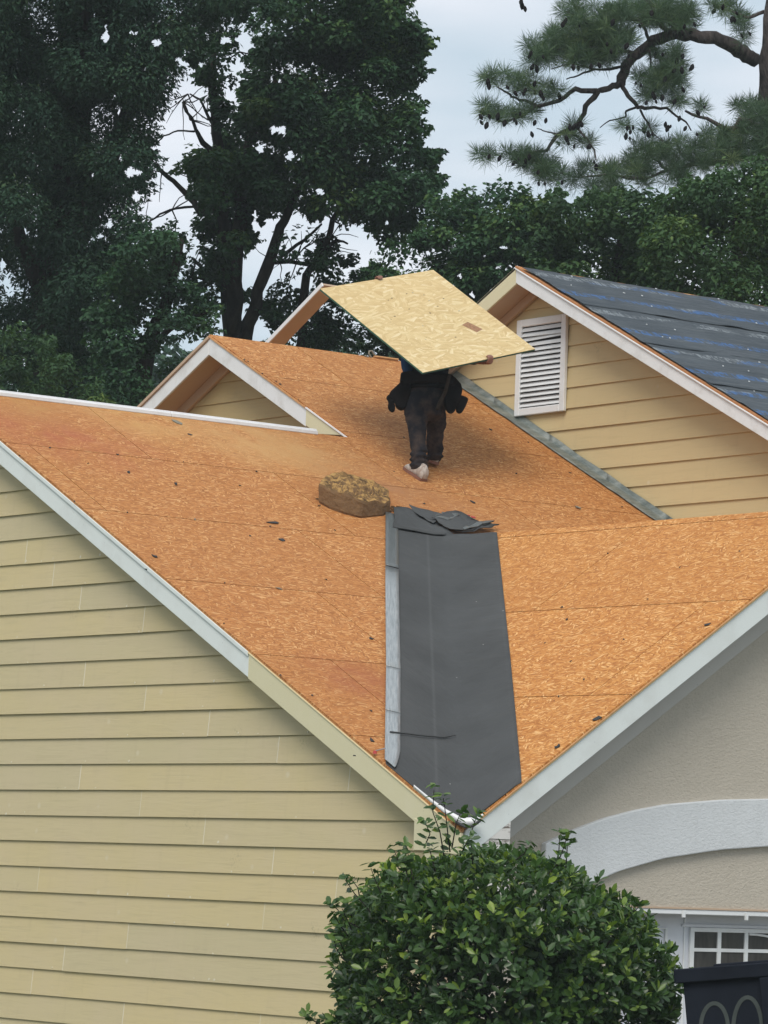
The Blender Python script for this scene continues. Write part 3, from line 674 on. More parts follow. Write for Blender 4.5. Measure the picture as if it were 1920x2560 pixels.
# torn flaps at the top
def flap(pix, h, name='felt_flap', m='felt', fn=onS1, curl=0):
    P = [fn(q) for q in pix]; ctr = sum(P)/len(P)
    ring = []
    for p, q in zip(P, P[1:]+P[:1]):
        for t in (0, .2, .4, .6, .8): ring.append(p+(q-p)*t)
    V = []; n = len(ring); ctr = ctr
    for k_ in (1, .72, .42, .15):
        for i, p in enumerate(ring):
            q = ctr+(p-ctr)*k_; j_ = (.012*mnoise.noise(Vector(q)*19) if k_ == 1 else 0); lift = .022*mnoise.noise(Vector(q)*6+Vector((h*90, 0, 0)))+curl*i/n+(.012*abs(mnoise.noise(Vector(p)*9)) if k_ == 1 else 0)
            V.append(q+np.array([j_, j_, h+max(-.008, lift)]))
    V.append(ctr+np.array([0, 0, h]))
    F = [(r_*n+i, r_*n+(i+1) % n, (r_+1)*n+(i+1) % n, (r_+1)*n+i) for r_ in range(3) for i in range(n)]+[(3*n+i, 3*n+(i+1) % n, 4*n) for i in range(n)]
    o = mesh_obj(name, V, F, M[m], H, [(v[0]*1.3, v[1]) for v in V], True); md = o.modifiers.new('s', 'SOLIDIFY'); md.thickness = .004; return o
flap([(985, 1278), (1022, 1283), (1080, 1310), (1130, 1345), (1110, 1352), (985, 1330)], .030)
flap([(1019, 1276), (1085, 1292), (1139, 1302), (1080, 1322), (1050, 1305)], .036, curl=.01)
flap([(1139, 1291), (1206, 1324), (1247, 1326), (1225, 1335), (1160, 1348), (1108, 1333), (1078, 1313)], .045, curl=.008)
flap([(1108, 1334), (1170, 1328), (1236, 1323), (1163, 1349), (1135, 1344)], .062, curl=-.006)
flap([(1200, 1326), (1237, 1323), (1163, 1349), (1155, 1345)], .072, 'felt_underside', 'strip')
flap([(1106, 1297), (1150, 1306), (1118, 1320), (1080, 1313)], .056, 'silver_patch', 'strip')
for q in ((1172, 1311), (1186, 1316)):
    flap([(q[0]-5, q[1]-1), (q[0]+4, q[1]+1), (q[0]+5, q[1]+3), (q[0]-4, q[1]+1)], .062, 'red_mark', 'red')
# -- stucco garage wall with an opening
WX = -.30
arch_c = 3.44
oy0, oy1, hz = onX((1560, 2262), WX)[1], 2*arch_c-onX((1560, 2262), WX)[1], -.452
b = MB()
top = lambda y: (T2*y if y < RY else T2*(2*RY-y))-.06
for (ya, yb_, z0, zt) in ((.40, oy0, GZ, None), (oy0, RY, hz, None), (RY, oy1, hz, None), (oy1, 2*RY-.4, GZ, None)):
    b.prism([(WX, ya, z0), (WX, yb_, z0), (WX, yb_, top(yb_)), (WX, ya, top(ya))], (-.14, 0, 0))
b.build('stucco_wall', M['stucco'], H)
oc = [(.893, -.065), (1.1, .018), (1.378, .111), (1.65, .175), (1.922, .224), (2.4, .272), (2.853, .297), (3.44, .306)]
ic = [(.893, -.50), (1.15, -.36), (1.493, -.230), (1.9, -.130), (2.4, -.058), (2.864, -.019), (3.44, -.008)]
mir = lambda L_: L_+[(2*arch_c-y, z) for y, z in reversed(L_[:-1])]
po = mir(oc); pi = mir(ic)
b = MB()
def interp(tab, y): return float(np.interp(y, [p[0] for p in tab], [p[1] for p in tab]))
ys = np.linspace(.893, 2*arch_c-.893, 41)
V = []
for y in ys:
    zo, zi = interp(po, y), interp(pi, y); V += [(WX+.045, y, zo), (WX+.045, y, zi), (WX-.002, y, zo), (WX-.002, y, zi)]
F = []
for i in range(40):
    a = 4*i; F += [(a, a+1, a+5, a+4), (a, a+4, a+6, a+2), (a+1, a+3, a+7, a+5)]
F += [(0, 2, 3, 1), (160, 161, 163, 162)]
bevel(b.add(V, F).build('arch_band', M['stucco_w'], H), .008, 2)
# header trim with hooks
MB().box((WX-.10, oy0, hz-.002), (WX+.018, oy1, hz+.010)).build('header_trim', M['soffit'], H)
hd = bevel(MB().box((WX-.03, oy0-.02, hz-.036), (WX+.012, oy1+.02, hz-.003)).build('header_trim', M['white'], H), .004)
for q in ((1709, 2285), (1866, 2292)):
    p = onX(q, WX+.02); MB().box((WX+.013, p[1]-.010, p[2]-.022), (WX+.028, p[1]+.010, p[2]+.024)).build('hook', M['white'], hd)
# garage door
DX = WX-.16
gd = MB().box((DX-.05, oy0, GZ), (DX-.004, oy1, hz+.05)).build('garage_door', M['door'], H)
pA = onX((1733, 2329), DX); pB = onX((1791, 2371), DX); pC = onX((1800, 2371), DX); pD = onX((1791, 2424), DX); pE = onX((1791, 2380), DX)
pw = pB[1]-pA[1]; pitch_ = pC[1]-pA[1]; zt0, zt1 = pA[2]-.0, pB[2]; zb0, zb1 = pE[2], pD[2]
ncol = 4
def doorbox(name, ya, yb_, za_, zb_, x0, x1, m, par=gd, bv=.002):
    return bevel(MB().box((x0, ya, za_), (x1, yb_, zb_)).build(name, M[m], par), bv)
WY0, WY1 = pA[1]-.035, pA[1]+ncol*pitch_+.02
doorbox('door_panel_trim', WY0-.07, WY1+.07, zt0+.03, zt0+.05, DX-.004, DX+.012, 'door')
for (a, b_, c, d) in ((WY0, WY1, zt0, zt0+.028), (WY0, WY1, zb1-.028, zb1), (WY0, pA[1], zb1, zt0), (WY1-.02, WY1, zb1, zt0)): doorbox('window_frame', a, b_, c, d, DX-.003, DX+.016, 'white')
for i in range(ncol):
    ya = pA[1]+i*pitch_
    for (za_, zb_) in ((zt1, zt0), (zb1, zb0)): MB().box((DX-.003, ya, za_), (DX+.002, ya+pw, zb_)).build('window_pane', M['glass'], gd)
    if i: doorbox('muntin', ya-(pitch_-pw), ya, zb1, zt0, DX-.002, DX+.013, 'white')
doorbox('muntin', pA[1], WY1-.02, zb0, zt1, DX-.0025, DX+.012, 'white')
# arched muntin
b = MB(); cc = pA[1]+2.02*pitch_
b.tube([(DX+.012, cc+t*.55, zt0-.008-.12*t**2) for t in np.linspace(0, 1, 9)], .008, 6); b.build('muntin', M['white'], gd)
jx = onX((1711, 2310), DX)[1]
doorbox('door_stile', jx-.004, jx+.004, GZ, hz, DX-.004, DX+.006, 'white')
doorbox('door_panel_trim', onX((1662, 2310), DX)[1], onX((1668, 2310), DX)[1], GZ, pA[2]+.02, DX-.004, DX+.010, 'white')
doorbox('door_panel_trim', oy0+.2, onX((1662, 2310), DX)[1], pA[2]+.012, pA[2]+.02, DX-.004, DX+.010, 'white')
# -- white edged plank standing up beyond the ridge
Y4 = 5.4
pa_, pb_ = onY((668, 862), Y4), onY((814, 709), Y4)
PK = empty('leaning_plank', pa_, 'long tan plank with a white edge slanting up from the ridge to the carried board', 'plank')
dP = pb_-pa_; dP /= np.linalg.norm(dP); nP = np.cross(dP, np.array([0, 1., 0])); nP = nP if nP[2] > 0 else -nP
def pk(name, n0, n1, y0_, y1_, m):
    P8 = [p+nP*nn_+np.array([0, yy_, 0]) for nn_ in (n0, n1) for p, yy_ in ((pa_-dP*.25, y0_), (pb_, y0_), (pb_, y1_), (pa_-dP*.25, y1_))]
    return bevel(MB().hexa(P8).build(name, M[m], PK), .002)
pk('plank_body', -.022, -.001, -.03, .15, 'soffit'); pk('white_edge', -.034, .006, -.045, -.0305, 'gutter_white')
# ------------------------------------------------------------------ bracket and stick at the ridge
rb = empty('roof_bracket', plane((918, 893), (1, 0, 0), RX2), 'small bent grey bracket with a stick lying on the ridge behind the worker', 'bracket')
P_ = lambda q: plane(q, (1, 0, 0), RX2+.02)
MB().tube([P_(q) for q in ((912, 889), (919, 893), (926, 900), (928, 893), (922, 884), (923, 878), (929, 877), (934, 885), (937, 890))], .009, 8).build('bent_hook', M['shingle_g'], rb, True)
MB().tube([P_((935, 891)), P_((965, 895)), P_((995, 899))], .012, 6).build('stick', M['raw_strip'], rb)
# ------------------------------------------------------------------ lump on the roof
lc = onS1((884, 1262)); ln = empty('rough_block', lc, 'thick brown block with a crumbly rough top beside the felt on the roof', 'block')
def lumpmesh():
    bm = bmesh.new(); outl = [(795, 1262), (800, 1228), (830, 1211), (880, 1213), (935, 1226), (968, 1250), (972, 1277), (948, 1290), (905, 1293), (850, 1282)]
    base = [onS1(q) for q in [(797, 1258), (822, 1225), (870, 1214), (930, 1228), (970, 1250), (974, 1282), (955, 1290), (902, 1296), (860, 1286), (822, 1272)]]
    n = 72; ring = []
    cum = base+[base[0]]
    for i in range(n):
        x = i/n*len(base); a = int(x); f_ = x-a; ring.append(cum[a]*(1-f_)+cum[a+1]*f_)
    ctr = sum(ring)/n; ctr = np.array(ctr); layers = []
    Hh = .118; hs = [0, .015, .045, .075, .100, Hh]
    for li, h in enumerate(hs):
        row = []
        for p in ring:
            d = p-ctr; k_ = [.97, 1.0, 1.0, 1.0, 1.0, .985][li]
            q = ctr+d*k_; nz_ = mnoise.fractal(Vector((q[0]*9, q[1]*9, h*4)), 1, 2, 3)*.008+.014*abs(mnoise.noise(Vector((q[0]*13, q[1]*13, h*22))))
            dn = d/np.linalg.norm(d); q = q+dn*nz_
            row.append(bm.verts.new(q+np.array([0, 0, h+((.020*mnoise.noise(Vector(q)*7)+.010*mnoise.noise(Vector(q)*19)) if li >= 4 else 0)+min(h, .08)*.45*max(-1, min(1, -(q[1]-ctr[1])*3))])))
        layers.append(row)
    for a, b_ in zip(layers[:-1], layers[1:]):
        for i in range(n): bm.faces.new((a[i], a[(i+1) % n], b_[(i+1) % n], b_[i]))
    prev = layers[-1]
    for k_ in np.linspace(.88, 0.05, 20):
        row = []
        for p in ring:
            q = ctr+(p-ctr)*.955*k_/.9*.92; f_ = mnoise.fractal(Vector(q)*8.5, 1, 2.1, 5)
            row.append(bm.verts.new(q+np.array([0, 0, Hh+.036*max(-1, min(1, -(q[1]-ctr[1])*3))+.030*f_+.022*mnoise.turbulence(Vector(q)*26, 3, False)-.09*max(0, mnoise.noise(Vector(q)*8+Vector((3, 1, 0)))-.12)])))
        for i in range(n): bm.faces.new((prev[i], prev[(i+1) % n], row[(i+1) % n], row[i]))
        prev = row
    bm.faces.new(prev); me = bpy.data.meshes.new('block_body')
    for v in bm.verts: v.co -= Vector(lc)
    bmesh.ops.recalc_face_normals(bm, faces=bm.faces); bm.to_mesh(me); bm.free(); me.materials.append(M['lump'])
    return link(bpy.data.objects.new('block_body', me), ln)
lumpmesh()
b = MB()
for i in range(60):
    a = random.uniform(0, 6.28); q = (884+random.gauss(0, 60), 1250+random.gauss(0, 20))
    if random.random() < .5: q = (975+random.uniform(0, 30), 1275+random.uniform(-8, 12))
    p = onS1(q); r = random.uniform(.004, .011); b.hexa([p+np.array([dx*r, dy*r, dz_*r+.003]) for dz_ in (0, 1.2) for dx, dy in ((-1, -1), (1, -.8), (.9, 1), (-1, .8))])
o = b.build('crumb', M['lump'], ln); o['kind'] = 'stuff'
# ------------------------------------------------------------------ shingle scraps
def scrap(q, wpx, m='shingle', fn=onS1, label=None, ang=None, asp=.45, h=.004):
    wpx *= .8
    c = fn(q); n = random.randint(5, 9); r = wpx/2/330; a0 = random.uniform(0, 6.28) if ang is None else ang
    P = []
    ex = np.array([0, 1, 0]) if fn is onS1 else np.array([1, 0, 0]); ey = np.array([-c1, 0, s1]) if fn is onS1 else np.array([0, c2, s2])
    nrm = np.cross(ex, ey); nrm = nrm if nrm[2] > 0 else -nrm
    for i in range(n):
        t = 2*math.pi*i/n; rr = r*random.uniform(.4, 1.2); x, y = rr*math.cos(t)*1.25, rr*math.sin(t)*asp*1.9
        P.append(ex*(x*math.cos(a0)-y*math.sin(a0))+ey*(x*math.sin(a0)+y*math.cos(a0)))
    V = [p+nrm*(h+random.uniform(0, .008)) for p in P]; B = [v-nrm*.004 for v in V]
    me = bpy.data.meshes.new('shingle_scrap'); me.from_pydata([tuple(v) for v in V+B], [], [tuple(range(n)), tuple(range(2*n-1, n-1, -1))]+[(i, i+n, (i+1) % n+n, (i+1) % n) for i in range(n)])
    me.materials.append(M[m]); o = link(bpy.data.objects.new('shingle_scrap', me)); o.location = c
    zone = 'on the lighter garage roof slope' if fn is onS2 else ('on the upper slope around the worker' if q[0] > 960 else ('on the slope behind the small peak' if q[1] < 1030 else ('on the lower left slope beside the felt' if q[1] > 1430 else 'on the middle of the left slope')))
    tag(o, label or 'tiny dark shingle crumb lying '+zone, 'shingle scrap', 'tiny crumbs '+zone if label is None else 'larger shingle scraps on the roof')
    return o
scrap((439, 1213), 17, label='upright oval black shingle scrap left of the brown block', ang=1.3, h=.012)
scrap((683, 1308), 42, label='long pointed dark shingle scrap between block and rake', ang=.1, asp=.2)
scrap((703, 1351), 22, label='dark brown shingle scrap below the long pointed one', ang=-.5)
scrap((387, 1393), 26, 'shingle', label='brownish flat shingle scrap near the left rake edge')
scrap((322, 1182), 15, label='flat grey scrap high on the left roof slope')
scrap((487, 1300), 11, 'shingle_g', label='pale grey lump on the panel joint left of the long scrap')
scrap((697, 1473), 17, 'shingle_g', label='pale grey scrap on the lower long panel joint')
scrap((928, 1598), 18, label='dark scrap close left of the silvery strip, halfway down')
scrap((930, 1853), 20, label='dark scrap just above the yellow fascia by the strip end')
scrap((1181, 1256), 24, label='dark rectangular scrap right of the felt top below the worker', asp=.3)
scrap((1445, 1272), 26, 'shingle_g', label='crumpled greenish grey scrap right of centre near the far flashing', h=.012)
scrap((1212, 1312), 18, label='small dark scrap above the torn felt end', asp=.3)
scrap((445, 1058), 50, 'shingle_g', label='pale torn scrap lying under the white ridge strip', ang=-.7, asp=.3)
scrap((473, 1087), 20, label='dark scrap just below the pale torn one by the ridge strip', ang=-.5, asp=.3)
scrap((1490, 1800), 30, fn=onS2, label='large dark scrap on the garage rake edge')
scrap((1395, 1868), 20, fn=onS2, label='curled dark scrap on the garage rake below the large one')
scrap((1768, 1562), 22, fn=onS2, label='dark scrap high on the garage rake edge at right')
scrap((1225, 1075), 13, label='small dark scrap right of the worker legs')
for q in [(675, 1317), (125, 1121), (293, 1138), (458, 1156), (640, 1180), (318, 1283), (838, 1327), (625, 1342), (561, 1458), (927, 1779), (780, 1740), (885, 1891), (1320, 1107), (1555, 1268), (1425, 1183), (985, 1180), (690, 955), (700, 962), (620, 905), (655, 935), (745, 1000), (610, 900), (1390, 1130), (1010, 1095), (1290, 1185), (600, 1215), (220, 1160), (815, 1450), (560, 1560), (700, 1690), (1060, 1260), (48, 1140), (185, 1255), (365, 1425)]:
    scrap(q, random.uniform(5, 10))
for q in [(1405, 1520), (1418, 1550), (1363, 1609), (1427, 1655), (1397, 1743), (1620, 1500), (1700, 1420), (1520, 1385), (1560, 1600), (1850, 1380), (1460, 1700)]:
    scrap(q, random.uniform(5, 8), fn=onS2)
for q, lb in (((937, 1889), 'red plastic cap lying on the rake above the yellow fascia'), ((1114, 1445), 'red plastic cap with a short nail on the dark felt')):
    p = onS1(q); o = empty('plastic_cap', p, lb, 'cap'); MB().tube([p+np.array([0, 0, .012]), p+np.array([0, 0, .032])], [.014, .010], 8).build('cap_disc', M['red'], o)
    MB().tube([p+np.array([0, 0, .03]), p+np.array([.01, .075, .05])], .004, 5).build('nail', M['steel'], o)
# ------------------------------------------------------------------ the worker and the board
O = onS1((1048, 1200))
def Lw(p): return O+RV*p[0]+WV*p[1]+UV_*p[2]
WK = empty('person', O, 'worker in black trousers and tool belt seen from behind, walking uphill under a board', 'person')
def remeshed(name, mb, m, parent, vox=.012, sm=2, smooth_it=2, disp=None):
    o = mb.build(name+'_src', m, None); 
    md = o.modifiers.new('r', 'REMESH'); md.mode = 'VOXEL'; md.voxel_size = vox
    ms = o.modifiers.new('s', 'SMOOTH'); ms.iterations = smooth_it; ms.factor = .6
    dg = bpy.context.evaluated_depsgraph_get(); me = bpy.data.meshes.new_from_object(o.evaluated_get(dg)); 
    off = Vector(parent.matrix_basis.translation) if parent is not None and parent.parent is None else Vector((0, 0, 0))
    for v in me.vertices:
        co = v.co.copy()
        if disp: co = co+Vector(disp(np.array(co)))
        v.co = co-off
    old = o.data; bpy.data.objects.remove(o); bpy.data.meshes.remove(old)
    me.name = name; me.polygons.foreach_set('use_smooth', [True]*len(me.polygons))
    if not me.materials: me.materials.append(m)
    return link(bpy.data.objects.new(name, me), parent)
def loft(mb, secs, sides=20):
    """secs: (x,y,z, rx, ry) rings in worker space, closed"""
    V = []
    for (x, y, z, rx, ry) in secs:
        for k_ in range(sides):
            a = 2*math.pi*k_/sides; V.append(Lw((x+rx*math.cos(a), y+ry*math.sin(a), z)))
    n = len(secs); F = [(i*sides+k_, i*sides+(k_+1) % sides, (i+1)*sides+(k_+1) % sides, (i+1)*sides+k_) for i in range(n-1) for k_ in range(sides)]
    F += [tuple(range(sides)), tuple(n*sides-1-k_ for k_ in range(sides))]; mb.add(V, F)
zx = lambda X: (X-700)*.000683
zz_ = lambda Y: (1620-Y)*.000683
tr = MB()
# left leg (planted, nearer)
def leg(secs): loft(tr, [(zx((a+b_)/2+LS*(Y > 860)), y, zz_(Y), (b_-a)/2*.000683*1.07, ry) for (Y, a, b_, y, ry) in secs])
LS = -7
leg([(1490, 612, 785, .075, .075), (1440, 600, 798, .07, .088), (1390, 606, 795, .07, .08), (1340, 596, 790, .07, .086), (1200, 592, 782, .09, .080), (1080, 575, 762, .11, .082), (1000, 562, 765, .14, .088), (900, 530, 775, .17, .10), (800, 505, 785, .20, .115), (700, 500, 800, .22, .13), (560, 510, 850, .24, .13)])
LS = 9
leg([(1312, 785, 940, .50, .072), (1270, 778, 968, .49, .085), (1225, 785, 955, .47, .075), (1170, 780, 970, .46, .085), (1100, 778, 958, .43, .080), (1000, 775, 972, .39, .085), (900, 770, 988, .34, .10), (800, 745, 992, .29, .115), (700, 730, 988, .26, .13), (560, 690, 975, .25, .13)])
loft(tr, [(zx(745), .235, zz_(870), .10, .08), (zx(745), .235, zz_(800), .155, .13), (zx(745), .24, zz_(700), .166, .14), (zx(745), .25, zz_(560), .165, .14), (zx(745), .27, zz_(420), .160, .125), (zx(740), .29, zz_(350), .155, .115)])
def fold(p):
    z = (p-O)[2]; q = Vector(p)
    a = .010*mnoise.noise(q*13)+.006*mnoise.noise(Vector((q.x*5, q.y*5, q.z*45)))*(1.6 if z < .28 else .7)
    if z < .26: a += .007*math.sin(z*130+3*mnoise.noise(q*6))
    d = p-O; e = d-WV*.25; return tuple((e[0]*0+RV[0]*a-WV[0]*a*.6, RV[1]*a-WV[1]*a*.6, 0))
remeshed('trousers', tr, M['trousers'], WK, .011, smooth_it=3, disp=fold)
# body: head, neck, torso, arms, hands, lower legs; one surface
bd = MB()
HB = (.035, .27, .66); SH = (.05, .50, 1.17)
loft(bd, [(.03, .25, .55, .14, .11), (.035, .27, .70, .15, .11), (.04, .33, .85, .145, .11), (.045, .40, 1.0, .165, .115), (.05, .46, 1.11, .175, .105), (.05, .50, 1.18, .12, .08), (.05, .52, 1.22, .055, .06), (.05, .55, 1.28, .052, .056)])
loft(bd, [(.05, .60, 1.135, .045, .055), (.05, .605, 1.165, .066, .078), (.05, .61, 1.21, .075, .092), (.05, .61, 1.26, .074, .094), (.05, .605, 1.3, .060, .078), (.05, .60, 1.325, .028, .04)])
bd.tube([Lw((.05, .69, 1.215)), Lw((.05, .72, 1.195)), Lw((.05, .70, 1.18))], [.012, .016, .010], 8)      # nose
for sx in (-1, 1): bd.tube([Lw((.05+sx*.074, .605, 1.20)), Lw((.05+sx*.086, .60, 1.23)), Lw((.05+sx*.078, .605, 1.25))], [.010, .014, .008], 8)
LH = np.array([-.35, .83, 1.625]); RH = np.array([.56, .045, .955])
def limb(pts, rads): bd.tube([Lw(p) for p in pts], rads, 10)
for sx, (yy, zg) in ((-.02, (.075, .12)), (.10, (.50, .30))):
    limb([(sx+.01, yy, zg+.18), (sx+.01, yy, zg), (sx+.01, yy, zg-.05)], [.045, .038, .036])
# hands: palm plus five bent fingers curled over the board edge
e1 = np.array([.916, .791, .152]); e2 = np.array([.832, -.833, -.68])
C0 = np.array([.07, .40, 1.30]); nB = np.cross(e1, e2); nB /= np.linalg.norm(nB); nB = nB if nB[2] > 0 else -nB
nW = Lw(nB)-Lw((0, 0, 0)); pc0 = Lw(C0)
Wc = [plane(q, nW, float(nW@pc0)) for q in [(800, 722), (1083, 675), (1338, 873), (1057, 932)]]
loc3 = [np.array([(p-O)@RV, (p-O)@WV, (p-O)[2]]) for p in Wc]
e1 = (loc3[1]-loc3[0]+loc3[2]-loc3[3])/2; e2 = (loc3[3]-loc3[0]+loc3[2]-loc3[1])/2; C0 = sum(loc3)/4
eL = C0-e2/2+.01*e1; eR = C0+e2/2+.08*e1; wL = eL-nB*.055; wR = eR-nB*.05-e2*.03
limb([(-.10, .48, 1.12), (-.19, .53, 1.13), (-.29, .62, 1.22), tuple((np.array([-.36, .70, 1.33])+wL)/2-nB*.03), tuple(wL)], [.05, .052, .046, .036, .026])
limb([(.20, .46, 1.12), (.27, .41, 1.10), (.38, .32, 1.05), tuple((np.array([.38, .32, 1.05])+wR)/2), tuple(wR)], [.05, .052, .044, .034, .024])
def hand(base, along, inward, outp):
    along = along/np.linalg.norm(along); inward = inward/np.linalg.norm(inward)
    pc = base-inward*.014-nB*.022
    bd.tube([Lw(pc-along*.030), Lw(pc-along*.012), Lw(pc+along*.012), Lw(pc+along*.030)], [.017, .020, .020, .016], 10)
    bd.tube([Lw(outp), Lw(pc)], [.022, .022], 10)
    for i, (o_, ln_) in enumerate(((-.029, .9), (-.010, 1.05), (.009, 1.0), (.028, .8))):
        r_ = base+along*o_
        bd.tube([Lw(pc+along*o_), Lw(r_-inward*.020+nB*.004), Lw(r_-inward*.012+nB*.020), Lw(r_+inward*.012*ln_+nB*.022), Lw(r_+inward*.034*ln_+nB*.014)], [.0095, .009, .0085, .008, .007], 8)
    bd.tube([Lw(pc-along*.030), Lw(pc-along*.052+inward*.02), Lw(pc-along*.050+inward*.055)], [.013, .012, .009], 8)
hand(eL, e1, e2, wL); hand(eR, -e1, -e2, wR)
remeshed('body', bd, M['skin'], WK, .0075, smooth_it=1)
sh = MB()
loft(sh, [(.035, .27, .74, .162, .122), (.04, .31, .85, .165, .128), (.045, .40, 1.0, .18, .135), (.05, .46, 1.11, .188, .12), (.05, .50, 1.19, .13, .09), (.05, .515, 1.215, .07, .07)])
sh.tube([Lw(p) for p in [(-.10, .48, 1.13), (-.19, .53, 1.14), (-.30, .64, 1.25), (-.355, .70, 1.33)]], [.062, .064, .058, .054], 12)
sh.tube([Lw(p) for p in [(.20, .46, 1.13), (.27, .41, 1.10), (.38, .32, 1.055), (.43, .25, 1.035)]], [.062, .064, .058, .054], 12)
remeshed('shirt', sh, M['shirt'], WK, .012, smooth_it=3, disp=lambda p: tuple(np.array([1, 1, 0])*.008*mnoise.noise(Vector(p)*11)))
hm = MB(); hm.tube([Lw((-.125, .33, 1.02)), Lw((-.128, .27, .95)), Lw((-.118, .235, .87))], [.06, .048, .028], 12); remeshed('shirt_hem', hm, M['shirt_b'], WK, .011)
hr = MB(); loft(hr, [(.05, .585, 1.18, .070, .070), (.05, .59, 1.23, .084, .092), (.05, .595, 1.28, .080, .098), (.05, .60, 1.315, .062, .078), (.05, .60, 1.33, .03, .04)])
remeshed('hair', hr, M['hair'], WK, .012)
# belt, pouches
bl = MB()
pts = [Lw((.03+.172*math.cos(a), .275+.135*math.sin(a), .80+.015*math.sin(a))) for a in np.linspace(0, 2*math.pi, 25)]
bl.tube(pts, .022, 8); belt = bl.build('tool_belt', M['pouch'], WK, True)
def pouch(sil, y0_, y1_, m='pouch', name='belt_pouch', par=WK):
    mb = MB(); mb.prism([Lw((zx(a), y0_, zz_(b_))) for a, b_ in sil], WV*(y1_-y0_)); o = mb.build(name, M[m], par); bevel(o, .02, 3)
    return o
pouch([(470, 300), (455, 400), (425, 450), (330, 545), (315, 575), (318, 640), (380, 660), (395, 715), (430, 752), (480, 755), (520, 720), (560, 600), (570, 330)], .13, .30)
pouch([(318, 575), (272, 622), (300, 665), (305, 690), (296, 735), (320, 775), (355, 798), (385, 775), (388, 720), (370, 680), (385, 600)], .14, .22, name='belt_pouch')
pouch([(1010, 330), (1080, 345), (1160, 430), (1180, 500), (1165, 600), (1110, 715), (1090, 755), (1050, 775), (1005, 750), (975, 690), (970, 600)], .13, .30)
pouch([(1165, 560), (1225, 580), (1257, 602), (1225, 690), (1185, 765), (1150, 780), (1115, 760), (1108, 700), (1120, 600)], .15, .24)
pouch([(440, 320), (560, 300), (760, 330), (1040, 320), (1120, 400), (1080, 470), (900, 430), (700, 440), (540, 450), (430, 450)], .10, .20, name='belt_pad')
pouch([(1000, 330), (1040, 340), (1000, 540), (950, 660), (905, 770), (862, 755), (895, 660), (960, 520)], .085, .105, 'strap', 'hammer_strap')
# shoes
def shoe(heel, toe_dir, L_, up, name='shoe'):
    toe_dir = np.array(toe_dir, float); toe_dir /= np.linalg.norm(toe_dir); sd_ = np.cross(toe_dir, up); sd_ /= np.linalg.norm(sd_); upn = np.cross(sd_, toe_dir)
    mb = MB(); V = []; sides = 16
    prof = [(-.012, .030, .030, .055), (.0, .038, .040, .085), (.03, .040, .045, .100), (.07, .039, .050, .098), (.11, .041, .045, .080), (.16, .047, .038, .060), (.21, .050, .030, .048), (.25, .042, .024, .038), (.275, .022, .014, .026)]
    for (d, wd_, _, h) in prof:
        for k_ in range(sides):
            a = 2*math.pi*k_/sides; x = math.cos(a); y = math.sin(a)
            hh = h*.63*(1+y) if y > -.7 else 0.0
            V.append(heel+toe_dir*d*L_/.275+sd_*wd_*x*(1 if y < .2 else 1-.35*(y-.2))+upn*max(0, hh))
    n = len(prof); F = [(i*sides+k_, i*sides+(k_+1) % sides, (i+1)*sides+(k_+1) % sides, (i+1)*sides+k_) for i in range(n-1) for k_ in range(sides)]+[tuple(range(sides)), tuple(n*sides-1-k_ for k_ in range(sides))]
    mb.add(V, F); o = mb.build(name, M['shoe'], WK, True)
    so = MB(); V = []
    for (d, wd_, _, h) in prof:
        for s_ in (-1, 1):
            for hz_ in (-.006, .016): V.append(heel+toe_dir*(d*L_/.275)*1.03+sd_*(wd_+.004)*s_+upn*hz_)
    F = []
    for i in range(n-1):
        a = 4*i; F += [(a, a+4, a+5, a+1), (a+2, a+3, a+7, a+6), (a+1, a+5, a+7, a+3), (a, a+2, a+6, a+4)]
    F += [(0, 1, 3, 2), (4*n-4, 4*n-2, 4*n-1, 4*n-3)]
    V = [v-np.array(o.parent.matrix_basis.translation)*0 for v in V]
    me = bpy.data.meshes.new('sole'); me.from_pydata([tuple(v-O) for v in V], [], F); me.materials.append(M['sole']); link(bpy.data.objects.new('sole', me), o)
    for d_ in (.105, .13, .155, .18):
        hh = .105-(d_-.105)*.5; q = heel+toe_dir*d_*L_/.275
        lb = MB(); lb.tube([q-sd_*.036+upn*hh*.55, q-sd_*.018+upn*(hh*.98), q+sd_*.018+upn*(hh*.98), q+sd_*.036+upn*hh*.55], .0045, 5); lb.build('lace', M['strap'], o)
    return o
nS1 = np.array([s1, 0, c1])
def proj_on(v, n): return v-n*(v@n)
h1 = Lw((.030, .0, 0)); h1[2] = -T1*h1[0]+.008
dl = proj_on(-RV*.62+WV*.80, nS1); shoe(h1, dl, .25, nS1)
# second shoe further uphill, heel slightly raised
h2 = Lw((.118, .46, .0)); h2[2] = -T1*h2[0]+.045
dr = proj_on(-RV*.12+WV*1.0, nS1)*1.0+np.array([0, 0, -.14]); shoe(h2, dr, .25, nS1)
